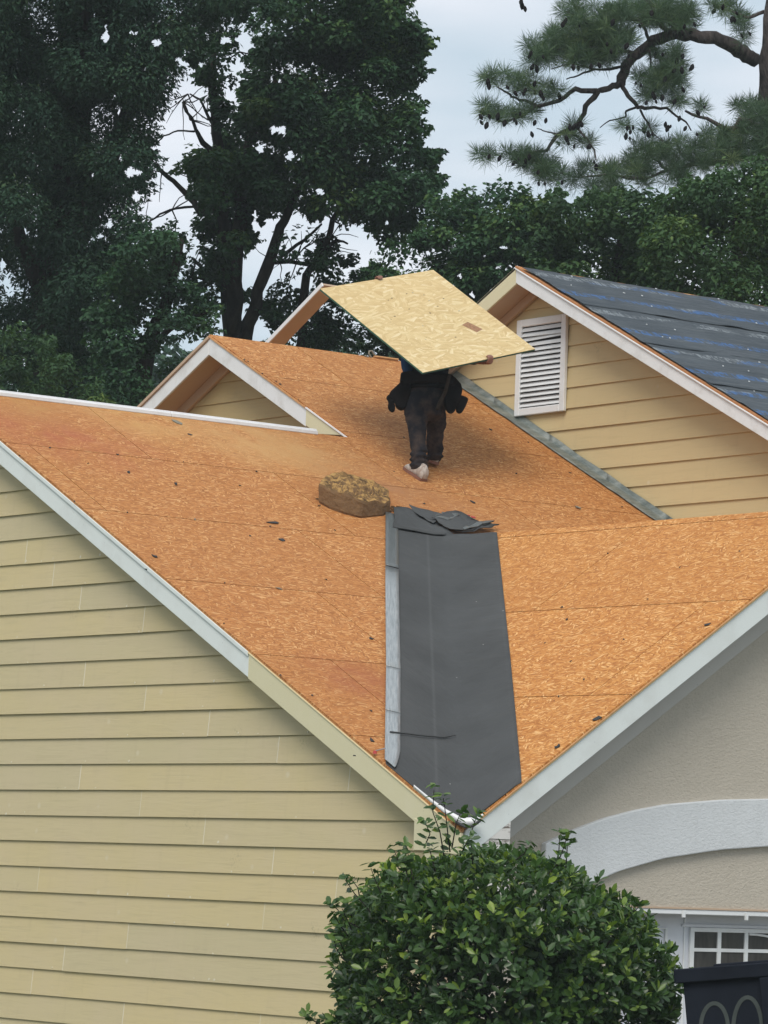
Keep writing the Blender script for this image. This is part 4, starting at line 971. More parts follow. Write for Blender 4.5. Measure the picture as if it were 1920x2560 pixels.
# carried board
Bd = empty('osb_sheet', Lw(C0), 'fresh pale sheet of strand board carried flat on the worker back', 'board')
tk = .013
b = MB(); b.prism(Wc, nW*.002, [(0, 0), (1.22, 0), (1.22, 1.4), (0, 1.4)]); b.build('board_face', M['osb_fresh'], Bd)
b = MB(); b.prism([p-nW*.0005 for p in Wc], -nW*tk); b.build('board_core', flat('dark_green_sealed_edge', (.05, .12, .085), .8, .2), Bd)
b = MB(); fc = lambda a, b_: Wc[0]+(Wc[1]-Wc[0])*a+(Wc[3]-Wc[0])*b_+nW*.0025
b.prism([fc(.69, .62), fc(.76, .60), fc(.80, .70), fc(.73, .72)], nW*.001); b.build('printed_stamp', flat('brown_ink_stamp', (.30, .17, .10), .9, .1, .5, 60), Bd)
for i in range(16):
    a, b_ = random.uniform(.2, .8), random.uniform(.2, .75); r = random.uniform(.005, .011)
    MB().prism([fc(a, b_), fc(a+r*1.4, b_+r*.2), fc(a+r*.9, b_+r*.8), fc(a-r*.2, b_+r*.5)], nW*.001).build('dark_flake', M['trousers'] if i % 3 else M['flash'], Bd)
# ------------------------------------------------------------------ trailer
tp = deep((1706, 2437), 19.0); tq = deep((1706+260, 2417), 18.9)
TRr = empty('dump_trailer', (tp[0], tp[1], GZ), 'black steel dump trailer with faded spray painted loops, parked before the garage door', 'trailer')
ax = tq-tp; ax /= np.linalg.norm(ax); dn = np.array([0, 0, -1.]); dn = dn-ax*(dn@ax); dn /= np.linalg.norm(dn); bk = np.cross(ax, dn); bk = bk if bk@WV > 0 else -bk
def tb(name, a0, a1, d0, d1, b0, b1, m='trailer', par=TRr, bv=.006):
    P8 = [tp+ax*a+dn*d+bk*b_ for d in (d0, d1) for a, b_ in ((a0, b0), (a1, b0), (a1, b1), (a0, b1))]
    return bevel(MB().hexa(P8).build(name, M[m], par), bv)
TL_, TH_, TW_ = 3.2, 1.15, 1.7
tb('side_wall', 0, TL_, .03, TH_, 0, .03)
tb('side_wall', 0, TL_, .03, TH_, TW_, TW_+.03)
tb('end_wall', 0, .03, .03, TH_, .03, TW_)
tb('end_wall', TL_-.03, TL_, .03, TH_, .03, TW_)
tb('floor_plate', 0, TL_, TH_, TH_+.06, 0, TW_+.03)
for b0 in (-.035, TW_-.005): tb('top_rail', -.04, TL_+.04, -.03, .042, b0, b0+.07)
for i in range(5): tb('side_rib', .415+i*.62-.03+.0, .475+i*.62-.03, .043, TH_, -.035, -.001)
for a in (1.2, 1.95):
    c = tp+ax*a+dn*(TH_+.22)-bk*.02
    wh = MB().tube([c-bk*.10, c-bk*.085, c+bk*.085, c+bk*.10], [.26, .30, .30, .26], 24).build('wheel', M['rubber_vent_shade'], TRr)
    MB().tube([c-bk*.115, c-bk*.101], [.15, .17], 16).build('rim', M['steel'], wh)
tb('fender', .85, 2.3, TH_-.12, TH_-.09, -.20, 0)
def arcs(pix, wd_=.020):
    P = []
    for q in pix:
        r = ray(q); n = bk; t = (n@(tp-bk*.003-CAM))/(n@r); P.append(CAM+r*t)
    V = []
    for i, p in enumerate(P):
        t = P[min(i+1, len(P)-1)]-P[max(i-1, 0)]; t /= np.linalg.norm(t); s_ = np.cross(t, bk); V += [p+s_*wd_/2, p-s_*wd_/2]
    n = len(V); V2 = V+[v-bk*.002 for v in V]
    F = [(2*i, 2*i+2, 2*i+3, 2*i+1) for i in range(len(P)-1)]+[(n+2*i, n+2*i+1, n+2*i+3, n+2*i+2) for i in range(len(P)-1)]
    mesh_obj('spray_mark', V2, F, M['chalk'], TRr)
def ell(cx, cy, rx, ry, a0, a1, n=18): return [(cx+rx*math.cos(t), cy-ry*math.sin(t)) for t in np.linspace(a0, a1, n)]
arcs(ell(1786, 2570, 34, 62, math.pi, 0)+[(1822, 2610)])
arcs([(1822, 2600)]+ell(1869, 2575, 36, 82, math.pi, -.3))
# ------------------------------------------------------------------ vegetation
def leafmesh(name, C, N, A, ln, wd, tone, m, parent, fold=.18, kind='stuff'):
    """C centres, N normals, A axis directions; folded diamonds (2 tris)"""
    n = len(C); A = A-N*np.sum(A*N, 1, keepdims=True); A /= np.linalg.norm(A, axis=1, keepdims=True)+1e-9
    B = np.cross(N, A); ln = ln[:, None]; wd = wd[:, None]
    V = np.empty((n, 4, 3)); V[:, 0] = C-A*ln/2; V[:, 1] = C+B*wd/2+N*wd*fold; V[:, 2] = C+A*ln/2; V[:, 3] = C-B*wd/2+N*wd*fold
    off = np.array(parent.matrix_basis.translation) if parent is not None else 0
    V = V-off
    me = bpy.data.meshes.new(name); me.vertices.add(4*n); me.vertices.foreach_set('co', V.astype(np.float32).ravel())
    idx = (np.arange(n)*4)[:, None]+np.array([0, 1, 2, 0, 2, 3])[None]
    me.loops.add(6*n); me.loops.foreach_set('vertex_index', idx.ravel().astype(np.int32))
    me.polygons.add(2*n); me.polygons.foreach_set('loop_start', (np.arange(2*n)*3).astype(np.int32))
    at_ = me.attributes.new('tone', 'FLOAT', 'POINT'); at_.data.foreach_set('value', np.repeat(tone, 4).astype(np.float32))
    me.update(); me.validate(); me.materials.append(m); o = link(bpy.data.objects.new(name, me), parent)
    if kind: o['kind'] = kind
    return o
def inpoly(x, y, P):
    r = np.zeros(len(x), bool); n = len(P); j = n-1
    for i in range(n):
        xi, yi = P[i]; xj_, yj_ = P[j]
        c = ((yi > y) != (yj_ > y)) & (x < (xj_-xi)*(y-yi)/(yj_-yi+1e-9)+xi); r ^= c; j = i
    return r
def crown(parent, polys, gaps, D, thick, dens, lpc, cr_, leaf, m, tone0=.35, droop=.0, name='foliage', ell=None):
    """clumps of leaves spread through a crown volume standing D metres away"""
    CC = []; sc = FPX/D
    if D < 60: lpc = int(lpc*1.45); leaf = (leaf[0]*.83, leaf[1]*.83)
    for P in polys:
        xs_ = [p[0] for p in P]; ys_ = [p[1] for p in P]; a_ = area(P)/sc**2; n = int(a_*dens)
        x = np.empty(0); y = np.empty(0)
        while len(x) < n:
            qx = rng.uniform(min(xs_), max(xs_), n*2); qy = rng.uniform(min(ys_), max(ys_), n*2); k_ = inpoly(qx, qy, P); x = np.r_[x, qx[k_]]; y = np.r_[y, qy[k_]]
        CC.append(np.c_[x[:n], y[:n]])
    C2 = np.concatenate(CC); n = len(C2)
    dep = rng.uniform(-thick, thick, n)
    base = CAM+((FV[None]+(C2[:, :1]-960)/FPX*R[None]-(C2[:, 1:]-1280)/FPX*U[None])*(D+dep)[:, None])
    ctone = np.clip(rng.normal(tone0, .16, n), 0, 1)
    cs = cr_*rng.uniform(.6, 1.3, n)
    idx = np.repeat(np.arange(n), lpc); N_ = len(idx)
    d = rng.normal(0, 1, (N_, 3)); d /= np.linalg.norm(d, axis=1, keepdims=True); rad = rng.uniform(.15, 1, N_)**.6
    off = d*rad[:, None]*cs[idx][:, None]; off[:, 2] *= .75
    Pp = base[idx]+off
    rel = Pp-CAM; z = rel@FV; px = 960+FPX*(rel@R)/z; py = 1280-FPX*(rel@U)/z
    jx_ = 16*np.sin(py*.09+px*.03)+9*np.sin(py*.31); jy_ = 14*np.sin(px*.08+py*.02)+8*np.sin(px*.27+2)
    keep = np.zeros(N_, bool)
    for P in polys: keep |= inpoly(px+jx_*rng.uniform(.6, 1.3, N_), py+jy_*rng.uniform(.6, 1.3, N_), P)
    for (gx, gy, rx, ry) in gaps:
        e_ = ((px-gx)/rx)**2+((py-gy)/ry)**2; wob = .55+.28*np.sin(px*.21+gy)+.28*np.sin(py*.17+gx)+.2*np.sin((px+py)*.33); keep &= (e_ > wob*rng.uniform(.7, 1.1, N_)+.02)
    Pp = Pp[keep]; off = off[keep]; idx = idx[keep]; N_ = len(Pp)
    Nn = off/(np.linalg.norm(off, axis=1, keepdims=True)+1e-9)*.5+rng.normal(0, .5, (N_, 3))+np.array([0, 0, .75]); Nn /= np.linalg.norm(Nn, axis=1, keepdims=True)
    A = off*1.0/(cs[idx][:, None])+rng.normal(0, .5, (N_, 3))+np.array([0, 0, -droop])
    l = leaf[0]*rng.uniform(.6, 1.25, N_); w_ = leaf[1]*rng.uniform(.7, 1.2, N_)
    tone = np.clip(ctone[idx]+rng.normal(0, .13, N_)+.25*(off[:, 2]/cs[idx]), 0, 1)  # upper leaves of each clump lighter, a top highlight put into tone
    return leafmesh(name, Pp, Nn, A, l, w_, tone, m, parent)
def limbs(parent, specs, D, m, name='branch', sides=7, trunk=None):
    for i, (pix, r0, r1) in enumerate(specs):
        n = len(pix); pts = []
        for k_, q in enumerate(pix): pts.append(deep(q, D+.25*math.sin(i*1.7+k_*.9)))
        # resample for wobble
        P2 = []
        for a, b_ in zip(pts[:-1], pts[1:]):
            for t in (0, .33, .66): P2.append(a+(b_-a)*t+np.array([random.uniform(-1, 1) for _ in range(3)])*min(.02, r0*.4))
        P2.append(pts[-1]); rr = np.linspace(r0, r1, len(P2))
        MB().tube(P2, rr, sides, .12).build('trunk' if i in (trunk or []) else name, m, parent, True)
def twigs(parent, starts, D, m, n, ln, name='twig'):
    mb = MB()
    for q in starts:
        for k_ in range(n):
            p = deep(q, D+random.uniform(-.4, .4)); a = random.uniform(0, 6.28); d = RV*math.cos(a)+UV_*math.sin(a); P = [p]
            for s_ in range(4): d = d+np.array([random.uniform(-.4, .4) for _ in range(3)]); d /= np.linalg.norm(d); p = p+d*ln*random.uniform(.15, .35); P.append(p)
            mb.tube(P, [.010, .008, .006, .005, .003], 4)
    o = mb.build(name, m, parent); o['kind'] = 'stuff'
def gz(q, D): p = deep(q, D); return (float(p[0]), float(p[1]), GZ)
# -- 1 big dark tree at the left
t1 = empty('oak_tree', gz((180, 1000), 44), 'huge dark dense tree filling the left edge behind the lower roof', 'tree')
p1 = [(-90, -90), (-60, -260), (120, -420), (380, -400), (560, -280), (640, -90), (600, 30), (548, 100), (480, 128), (445, 168), (470, 190), (455, 250), (428, 290), (402, 330), (385, 350), (408, 405), (398, 455), (368, 500), (362, 560), (340, 640), (300, 760), (200, 1080), (-90, 1080)]
g1 = [(215, 45, 26, 40), (262, 90, 18, 34), (205, 140, 10, 22), (335, 85, 16, 12), (392, 108, 20, 14), (305, 285, 14, 16), (330, 430, 26, 22), (345, 490, 16, 24), (300, 400, 12, 16), (145, 420, 16, 18), (170, 450, 12, 16), (48, 590, 24, 38), (60, 630, 18, 22), (8, 660, 12, 18), (12, 700, 18, 22), (30, 735, 14, 12), (275, 560, 12, 14), (228, 437, 10, 10), (75, 250, 6, 10), (150, 515, 7, 9), (100, 815, 9, 14), (88, 930, 14, 20), (60, 905, 10, 12), (205, 510, 8, 14), (355, 170, 10, 14), (250, 590, 12, 8)]
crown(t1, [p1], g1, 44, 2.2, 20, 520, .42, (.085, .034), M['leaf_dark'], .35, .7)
limbs(t1, [([(120, 1500), (130, 1000), (150, 700), (170, 400), (190, 100), (200, -100)], .42, .2), ([(150, 700), (260, 450), (330, 250), (380, 60)], .14, .05), ([(140, 800), (50, 600), (-20, 350)], .14, .06), ([(160, 560), (90, 300), (60, 60)], .1, .04), ([(170, 400), (215, 260), (285, 225)], .06, .02)], 45.6, M['bark'], trunk=[0])
# -- 2 forked tree in the middle
t2_ = empty('forked_tree', gz((600, 900), 48), 'tall broadleaf tree with two dark trunks behind the small peak', 'tree')
p2 = [(668, 40), (700, -90), (740, -230), (860, -290), (960, -220), (1010, -90), (1045, 35), (1085, 69), (1075, 127), (1060, 197), (1040, 231), (1070, 289), (1066, 347), (1100, 405), (1108, 470), (1080, 560), (1020, 600), (950, 590), (880, 560), (800, 545), (690, 540), (640, 600), (560, 700), (520, 720), (505, 640), (480, 580), (490, 500), (450, 440), (440, 400), (470, 362), (520, 370), (545, 340), (570, 300), (596, 250), (600, 170), (630, 110), (575, 90), (600, 62)]
p2b = [(500, 170), (590, 180), (590, 330), (545, 340), (505, 300)]
p2c = [(610, -90), (720, -90), (700, 60), (600, 20), (560, -30)]
g2_ = [(695, 330, 34, 24), (730, 390, 34, 16), (650, 375, 18, 14), (840, 262, 8, 8), (620, 110, 24, 20), (560, 130, 26, 60), (575, 230, 22, 40), (640, 560, 14, 40), (690, 205, 18, 10), (800, 480, 20, 12), (640, 330, 10, 14), (905, 360, 8, 8), (970, 560, 14, 10), (600, 640, 14, 50), (560, 600, 10, 22), (850, 590, 30, 14), (890, 320, 6, 8)]
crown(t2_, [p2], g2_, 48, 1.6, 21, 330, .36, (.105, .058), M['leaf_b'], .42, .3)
p2d = [(450, 130), (640, 40), (660, 80), (600, 130), (560, 190), (600, 230), (600, 300), (560, 370), (500, 330), (520, 240), (490, 180)]
p2e = [(330, 560), (440, 560), (520, 600), (560, 700), (560, 800), (440, 800), (330, 700)]
crown(t2_, [p2d], [(562, 100, 20, 20), (545, 215, 10, 30), (600, 100, 18, 22), (500, 160, 14, 10)], 47.6, .6, 16, 200, .24, (.10, .055), M['leaf_b'], .3, .3)
crown(t2_, [p2e], [(490, 620, 22, 40), (540, 660, 16, 30), (440, 600, 14, 14), (500, 700, 18, 12), (545, 790, 14, 30)], 47.8, .6, 12, 180, .26, (.10, .055), M['leaf_b'], .35, .3)
crown(t1, [[(420, -80), (720, -80), (700, 20), (600, 45), (520, 70), (420, 60)]], [(640, 30, 22, 16), (545, 60, 12, 10)], 45, .8, 18, 260, .30, (.085, .036), M['leaf_dark'], .35, .5)
crown(t2_, [p2b, p2c], [(562, 215, 16, 40)], 48, .5, 12, 190, .24, (.10, .055), M['leaf_b'], .25, .3)
crown(t2_, [[(660, 745), (760, 735), (860, 700), (960, 640), (1080, 700), (1060, 900), (820, 890), (700, 860), (660, 820)]], [(700, 745, 16, 10)], 48.6, .9, 15, 260, .28, (.10, .055), M['leaf_b'], .3, .3)
# a sparse skirt low on the right with sky showing through
crown(t2_, [[(690, 540), (880, 560), (1000, 600), (1000, 720), (860, 730), (740, 720), (680, 640)]], [(745, 610, 55, 50), (800, 560, 30, 20), (870, 625, 34, 28), (730, 670, 40, 26), (930, 660, 20, 16)], 48, .8, 9, 170, .26, (.10, .055), M['leaf_b'], .4, .3)
crown(t2_, [[(470, 700), (560, 720), (640, 740), (680, 700), (770, 720), (850, 760), (830, 850), (640, 850), (650, 800), (600, 760), (560, 760), (545, 800), (500, 790)]], [(545, 815, 22, 34), (645, 820, 26, 34)], 48.3, .8, 9, 220, .26, (.10, .055), M['leaf_b'], .3, .3)
limbs(t2_, [([(586, 1300), (584, 850), (572, 740), (565, 650), (556, 520), (547, 405), (541, 290), (530, 170), (545, 100)], .135, .04),
            ([(608, 1300), (612, 850), (628, 790), (655, 700), (690, 610), (712, 550), (750, 460), (775, 405)], .105, .04),
            ([(583, 830), (588, 700), (600, 560), (600, 430), (613, 376), (654, 290), (690, 200)], .11, .04),
            ([(556, 520), (500, 530), (486, 509), (450, 470), (405, 430), (385, 410)], .055, .022), ([(545, 395), (509, 359), (490, 320), (457, 255)], .045, .015),
            ([(500, 515), (440, 520), (400, 535), (367, 560)], .018, .010), ([(541, 330), (520, 290), (500, 250), (475, 235)], .025, .01),
            ([(486, 329), (445, 327), (410, 340), (393, 358)], .014, .008),
            ([(700, 640), (764, 600), (804, 560)], .03, .014), ([(745, 900), (764, 689), (804, 631), (833, 550), (860, 480)], .06, .025), ([(770, 660), (700, 655), (670, 660)], .03, .015),
            ([(520, 690), (490, 655), (480, 645)], .03, .012), ([(560, 700), (510, 700), (470, 690)], .022, .01), ([(804, 631), (840, 600), (870, 610)], .03, .012), ([(775, 405), (830, 330), (900, 270)], .04, .015)], 48.1, M['bark'], trunk=[0, 1])
twigs(t2_, [(457, 255), (475, 300), (470, 235), (520, 300), (405, 430), (367, 560), (430, 525), (760, 620), (800, 600), (740, 660), (700, 655), (850, 560), (600, 130), (480, 690)], 48, M['bark'], 4, .45)
# -- 3 left lower tree between the two
t3 = empty('broadleaf_tree', gz((450, 900), 42), 'lower dark broadleaf tree between the huge tree and the forked one', 'tree', 'broadleaf trees beyond the roofs')
p3 = [(290, 620), (380, 560), (440, 590), (475, 640), (470, 690), (500, 720), (552, 780), (550, 850), (480, 900), (340, 1060), (200, 1080), (220, 800)]
crown(t3, [p3], [(425, 830, 40, 14), (380, 800, 22, 12), (450, 870, 18, 9), (470, 640, 14, 26), (282, 740, 16, 16), (300, 765, 8, 8), (435, 640, 12, 20), (480, 760, 14, 10), (395, 850, 16, 8)], 42, 1.0, 20, 270, .32, (.085, .046), M['leaf_b'], .25, .3)
limbs(t3, [([(300, 1500), (330, 1050), (380, 850), (430, 700), (455, 600)], .15, .03), ([(360, 900), (450, 800), (520, 780)], .05, .015)], 42.2, M['bark'], trunk=[0])
# pale shrub mass low at left
t3b = empty('shrub', gz((110, 980), 40), 'paler green shrub low at the left above the white ridge strip', 'shrub')
crown(t3b, [[(-60, 830), (60, 800), (170, 880), (260, 960), (300, 1080), (-60, 1080)]], [(78, 890, 18, 20), (90, 945, 18, 16), (60, 920, 14, 12), (150, 830, 8, 8)], 40, .8, 12, 240, .30, (.085, .035), M['leaf_c'], .30, .4)
limbs(t3b, [([(100, 1500), (105, 1100), (120, 960)], .08, .03)], 40.1, M['bark'], trunk=[0])
# -- 4 trees right of centre
t4 = empty('broadleaf_tree', gz((1200, 700), 46), 'round leafy tree behind the carried board, sky speckling its lower leaves', 'tree', 'broadleaf trees beyond the roofs')
p4 = [(1080, 500), (1120, 478), (1170, 480), (1215, 455), (1255, 448), (1300, 470), (1350, 480), (1400, 560), (1420, 700), (1380, 790), (1180, 780), (1000, 800), (880, 790), (860, 720), (930, 620), (1040, 590)]
crown(t4, [p4, [(1060, 500), (1190, 500), (1240, 620), (1220, 760), (1080, 740)]], [(1215, 640, 16, 9), (1260, 620, 11, 10), (1150, 690, 14, 11), (1180, 740, 22, 14), (1130, 720, 10, 9), (1230, 730, 11, 10), (1290, 640, 8, 7), (1240, 670, 13, 8)], 46, 1.0, 16, 230, .30, (.10, .055), M['leaf_b'], .45, .3)
limbs(t4, [([(1150, 1500), (1170, 900), (1200, 760), (1225, 660)], .12, .05), ([(1190, 760), (1130, 690)], .03, .012), ([(1205, 740), (1270, 680)], .03, .012)], 46.2, M['bark'], trunk=[0])
t5 = empty('broadleaf_tree', gz((1560, 700), 44), 'mid green leafy tree rising over the covered roof at right of centre', 'tree', 'broadleaf trees beyond the roofs')
p5 = [(1330, 500), (1380, 470), (1440, 500), (1490, 470), (1540, 480), (1590, 450), (1660, 480), (1720, 560), (1720, 800), (1340, 800), (1310, 640)]
crown(t5, [p5], [(1655, 640, 12, 8), (1420, 500, 14, 14)], 44, 1.1, 20, 280, .32, (.095, .055), M['leaf_c'], .40, .3)
crown(t5, [[(1290, 540), (1420, 560), (1560, 540), (1690, 540), (1700, 840), (1290, 800)]], [], 45.6, .6, 16, 200, .34, (.095, .055), M['leaf_c'], .3, .3)
limbs(t5, [([(1520, 1500), (1530, 900), (1540, 700), (1560, 540)], .14, .04)], 44.3, M['bark'], trunk=[0])
t6 = empty('broadleaf_tree', gz((1820, 700), 41), 'large dense dark green tree at the right edge in front of the pine', 'tree', 'broadleaf trees beyond the roofs')
p6 = [(1600, 560), (1660, 470), (1730, 440), (1790, 430), (1850, 400), (1900, 380), (1990, 370), (1990, 860), (1620, 800)]
crown(t6, [p6], [(1862, 635, 8, 4)], 41, 1.2, 20, 320, .34, (.09, .045), M['leaf_c'], .33, .4)
crown(t6, [[(1640, 560), (1760, 500), (1990, 470), (1990, 880), (1640, 840)]], [], 42.5, .6, 16, 200, .34, (.09, .045), M['leaf_c'], .3, .4)
limbs(t6, [([(1830, 1500), (1830, 900), (1840, 700), (1850, 480)], .16, .04)], 41.3, M['bark'], trunk=[0])
# -- distant wood closing the horizon
fw = []
b_pts = [(x, 1010+40*math.sin(x*.01)) for x in range(-400, 2400, 100)]
tq_ = crown(None, [[(-500, 880), (900, 860), (2400, 800), (2400, 1500), (-500, 1500)]], [], 95, 5, .9, 520, 1.6, (.26, .15), M['leaf_dark'], .4, .2, name='far_wood')
# -- pine
pn = empty('pine_tree', gz((1930, 800), 52), 'tall pine with an arching limb, needle tufts and dark cones at the right', 'tree')
Zp = lambda x, y: (1100+x*.4943, y*.4943)
DP = 52
pl_ = [([(1745, 3000), (1730, 1200), (1700, 800), (1690, 500), (1690, 300), (1700, 100), (1710, -60), (1725, -500), (1720, -1100)], .30, .10),
       ([(1600, 310), (1560, 285), (1490, 240), (1390, 190), (1270, 178), (1180, 175), (1080, 215), (1000, 270), (940, 330), (915, 420)], .13, .085),
       ([(915, 420), (850, 445), (800, 465), (740, 540), (690, 640), (600, 680), (540, 760), (440, 775), (390, 800)], .06, .018),
       ([(800, 465), (680, 455), (600, 510), (490, 535), (400, 500), (350, 480), (290, 440)], .05, .012), ([(490, 535), (420, 580), (330, 620), (260, 590), (200, 560)], .03, .01),
       ([(690, 640), (740, 700), (780, 760), (790, 810)], .022, .01), ([(915, 420), (950, 480), (1000, 540), (1060, 545), (1150, 550), (1220, 600), (1270, 660)], .045, .012),
       ([(1000, 540), (940, 560), (940, 590), (860, 610), (810, 645)], .022, .008), ([(1010, 555), (1050, 620), (1080, 680), (1130, 715)], .022, .008),
       ([(1180, 170), (1120, 130), (1080, 80), (1060, 0), (1050, -50)], .05, .02), ([(1200, 150), (1150, 90), (1090, 30), (1000, -30)], .045, .02),
       ([(940, 330), (860, 350), (780, 350), (700, 380), (640, 400)], .03, .01), ([(780, 350), (660, 320), (560, 350)], .02, .008),
       ([(1060, 225), (1040, 150), (1000, 100), (900, 60)], .035, .012), ([(1060, 250), (1065, 310), (1070, 370)], .022, .01), ([(1080, 240), (1110, 290), (1130, 345), (1180, 380)], .025, .01),
       ([(1640, 700), (1560, 660), (1440, 650), (1350, 600), (1240, 560)], .06, .02), ([(1640, 640), (1520, 600), (1460, 700), (1400, 740)], .05, .02), ([(1650, 820), (1500, 800), (1300, 830), (1150, 860), (1050, 900)], .07, .02),
       ([(1150, 860), (1080, 800), (1060, 720)], .03, .012), ([(1300, 830), (1220, 780), (1190, 700)], .03, .012), ([(1050, 900), (950, 900), (850, 880), (700, 900), (560, 860)], .03, .01),
       ([(1725, -560), (1600, -640), (1500, -640)], .07, .02), ([(1725, -500), (1860, -580), (1980, -580)], .07, .02), ([(1715, -260), (1560, -330), (1380, -340)], .08, .02), ([(1715, -200), (1850, -270), (2020, -270)], .07, .02), ([(1722, -820), (1600, -900)], .05, .02), ([(1722, -780), (1880, -870)], .05, .02),
       ([(1640, 60), (1560, 90), (1480, 60), (1400, 30)], .035, .012), ([(600, 680), (520, 660), (490, 650)], .014, .007), ([(1000, 270), (930, 260), (840, 220), (700, 200), (560, 200)], .04, .012), ([(1060, 100), (900, 100), (760, 120), (640, 60)], .035, .012), ([(790, 240), (650, 250), (480, 240)], .03, .01)]
limbs(pn, [([Zp(*p) for p in P], a*(.82 if a < .2 else 1), b_*(.82 if a < .2 else 1)) for P, a, b_ in pl_], DP, M['pine_bark'], trunk=[0])
el = [(700, 50, 90, 60), (850, 130, 110, 80), (1000, 60, 150, 70), (1150, 60, 140, 80), (1240, 110, 60, 60), (650, 190, 120, 70), (800, 200, 130, 70), (620, 280, 140, 60), (760, 290, 120, 50), (900, 230, 90, 70), (480, 240, 50, 40), (470, 320, 40, 30), (300, 400, 75, 40), (420, 420, 70, 50), (540, 460, 90, 35), (250, 560, 70, 35), (340, 580, 60, 35), (430, 570, 55, 45), (690, 620, 35, 20), (640, 700, 60, 35), (740, 720, 35, 35), (250, 780, 60, 30), (380, 790, 80, 35), (480, 820, 100, 50), (560, 870, 80, 50), (1150, 270, 85, 45), (1180, 340, 75, 50), (1050, 400, 85, 45), (1150, 430, 85, 60), (1080, 480, 60, 35), (1200, 500, 55, 35), (1310, 540, 30, 30), (950, 640, 35, 22), (1060, 650, 35, 25), (1400, 20, 45, 35), (1480, 60, 45, 35), (1540, 130, 45, 45), (1540, 200, 35, 25), (740, 850, 45, 35), (690, 920, 45, 35), (870, 880, 65, 45), (960, 850, 65, 55), (1060, 770, 85, 65), (1040, 880, 60, 60), (1200, 770, 85, 65), (1200, 900, 70, 60), (1330, 790, 80, 75), (1400, 710, 75, 55), (1540, 530, 50, 35), (1500, 680, 75, 55), (1610, 610, 75, 85), (1650, 700, 70, 100), (1450, 790, 70, 60), (1560, 780, 80, 60), (820, 960, 80, 50), (1720, -1080, 180, 120), (1600, -900, 200, 110), (1880, -860, 200, 110), (1560, -620, 220, 90), (1900, -560, 220, 90), (1740, -760, 160, 120), (1400, -330, 200, 90), (1980, -260, 200, 90), (1650, -380, 140, 70)]
tuft = []
for (x, y, rx, ry) in el:
    n = max(3, int(rx*ry*math.pi/560))
    for i in range(n):
        a = random.uniform(0, 6.28); r = math.sqrt(random.random()); tuft.append((x+rx*r*math.cos(a), y+ry*r*math.sin(a)))
tuft = np.array(tuft); nT = len(tuft); NN = 62
px_ = 1100+tuft[:, 0]*.4943; py_ = tuft[:, 1]*.4943; dd = DP+rng.uniform(-.9, .9, nT)
cb_ = CAM+((FV[None]+((px_-960)/FPX)[:, None]*R[None]-((py_-1280)/FPX)[:, None]*U[None])*dd[:, None])
ix = np.repeat(np.arange(nT), NN); d_ = rng.normal(0, 1, (len(ix), 3)); d_[:, 2] = d_[:, 2]*.9+.35; d_ /= np.linalg.norm(d_, axis=1, keepdims=True)
ln_ = .22*rng.uniform(.6, 1.15, len(ix)); Cn = cb_[ix]+d_*(ln_/2)[:, None]
Nn_ = np.cross(d_, rng.normal(0, 1, d_.shape)); Nn_ /= np.linalg.norm(Nn_, axis=1, keepdims=True)
tn = np.clip(rng.normal(.45, .2, nT)[ix]+rng.normal(0, .12, len(ix)), 0, 1)
leafmesh('needles', Cn, Nn_, d_, ln_, np.full(len(ix), .0062), tn, M['leaf_p'], pn)
# cones
cm = bpy.data.meshes.new('pine_cone'); bm = bmesh.new(); bmesh.ops.create_icosphere(bm, subdivisions=2, radius=1)
for v in bm.verts:
    k_ = 1+.18*math.sin(v.co.z*18)*math.cos(math.atan2(v.co.y, v.co.x)*6); t = (v.co.z+1)/2; v.co.x *= (.6+.4*math.sin(t*3.14))*k_*.8; v.co.y *= (.6+.4*math.sin(t*3.14))*k_*.8
bm.to_mesh(cm); bm.free(); cm.materials.append(M['cone'])
cn_ = []
for (x, y, rx, ry) in el[:37]:
    for i in range(random.randint(2, 5)): cn_.append((x+random.uniform(-.95, .95)*rx, y+ry*random.uniform(.0, 1.25)))
cn_ += [(410, 10), (430, 45), (415, 30), (1150, 650), (1165, 640), (1140, 630), (1265, 350), (1275, 340), (1210, 600), (1300, 680), (1240, 650), (940, 690), (960, 700), (535, 610), (210, 620), (235, 635), (465, 680), (780, 820), (790, 845)]
for (x, y) in cn_:
    o = link(bpy.data.objects.new('pine_cone', cm), pn); r = random.uniform(.022, .042)
    p = deep(Zp(x, y), DP+random.uniform(-1.25, -.3)); o.location = Vector(p)-Vector(pn.location); o.scale = (r, r, r*1.45); o.rotation_euler = (random.uniform(-.5, .5), random.uniform(-.5, .5), 0)
# -- clipped ball bush in the foreground
DB = 20.6; bc = deep((1272, 2450), DB)
BS = empty('holly_bush', (bc[0], bc[1], GZ), 'rounded glossy green bush before the house corner with loose shoots on top', 'bush')
n = 5200; nl = 7
d = rng.normal(0, 1, (n, 3)); d /= np.linalg.norm(d, axis=1, keepdims=True)
rr = np.where(rng.random(n) < .62, rng.uniform(.86, 1.04, n), rng.uniform(.3, .86, n))
rr *= 1+.055*np.sin(d[:, 0]*9+2)*np.cos(d[:, 2]*8)+.04*np.sin(d[:, 0]*17+d[:, 1]*11)*np.sin(d[:, 2]*15+1)
loc_ = d*rr[:, None]
# world offsets: right, away, up radii; squarer shoulders
lx = np.sign(loc_[:, 0])*np.abs(loc_[:, 0])**.86*.93; ly = loc_[:, 1]*.88; lz = np.sign(loc_[:, 2])*np.abs(loc_[:, 2])**.82*.70
tilt = np.where(lz > 0, -.24*np.clip(lx, 0, 1)+.0*lx, 0); lz = lz+tilt*(lz > 0)
lx = lx-.16*np.clip(-lz, 0, 1)
base = bc+lx[:, None]*RV+ly[:, None]*WV+(lz-.0)[:, None]*UV_
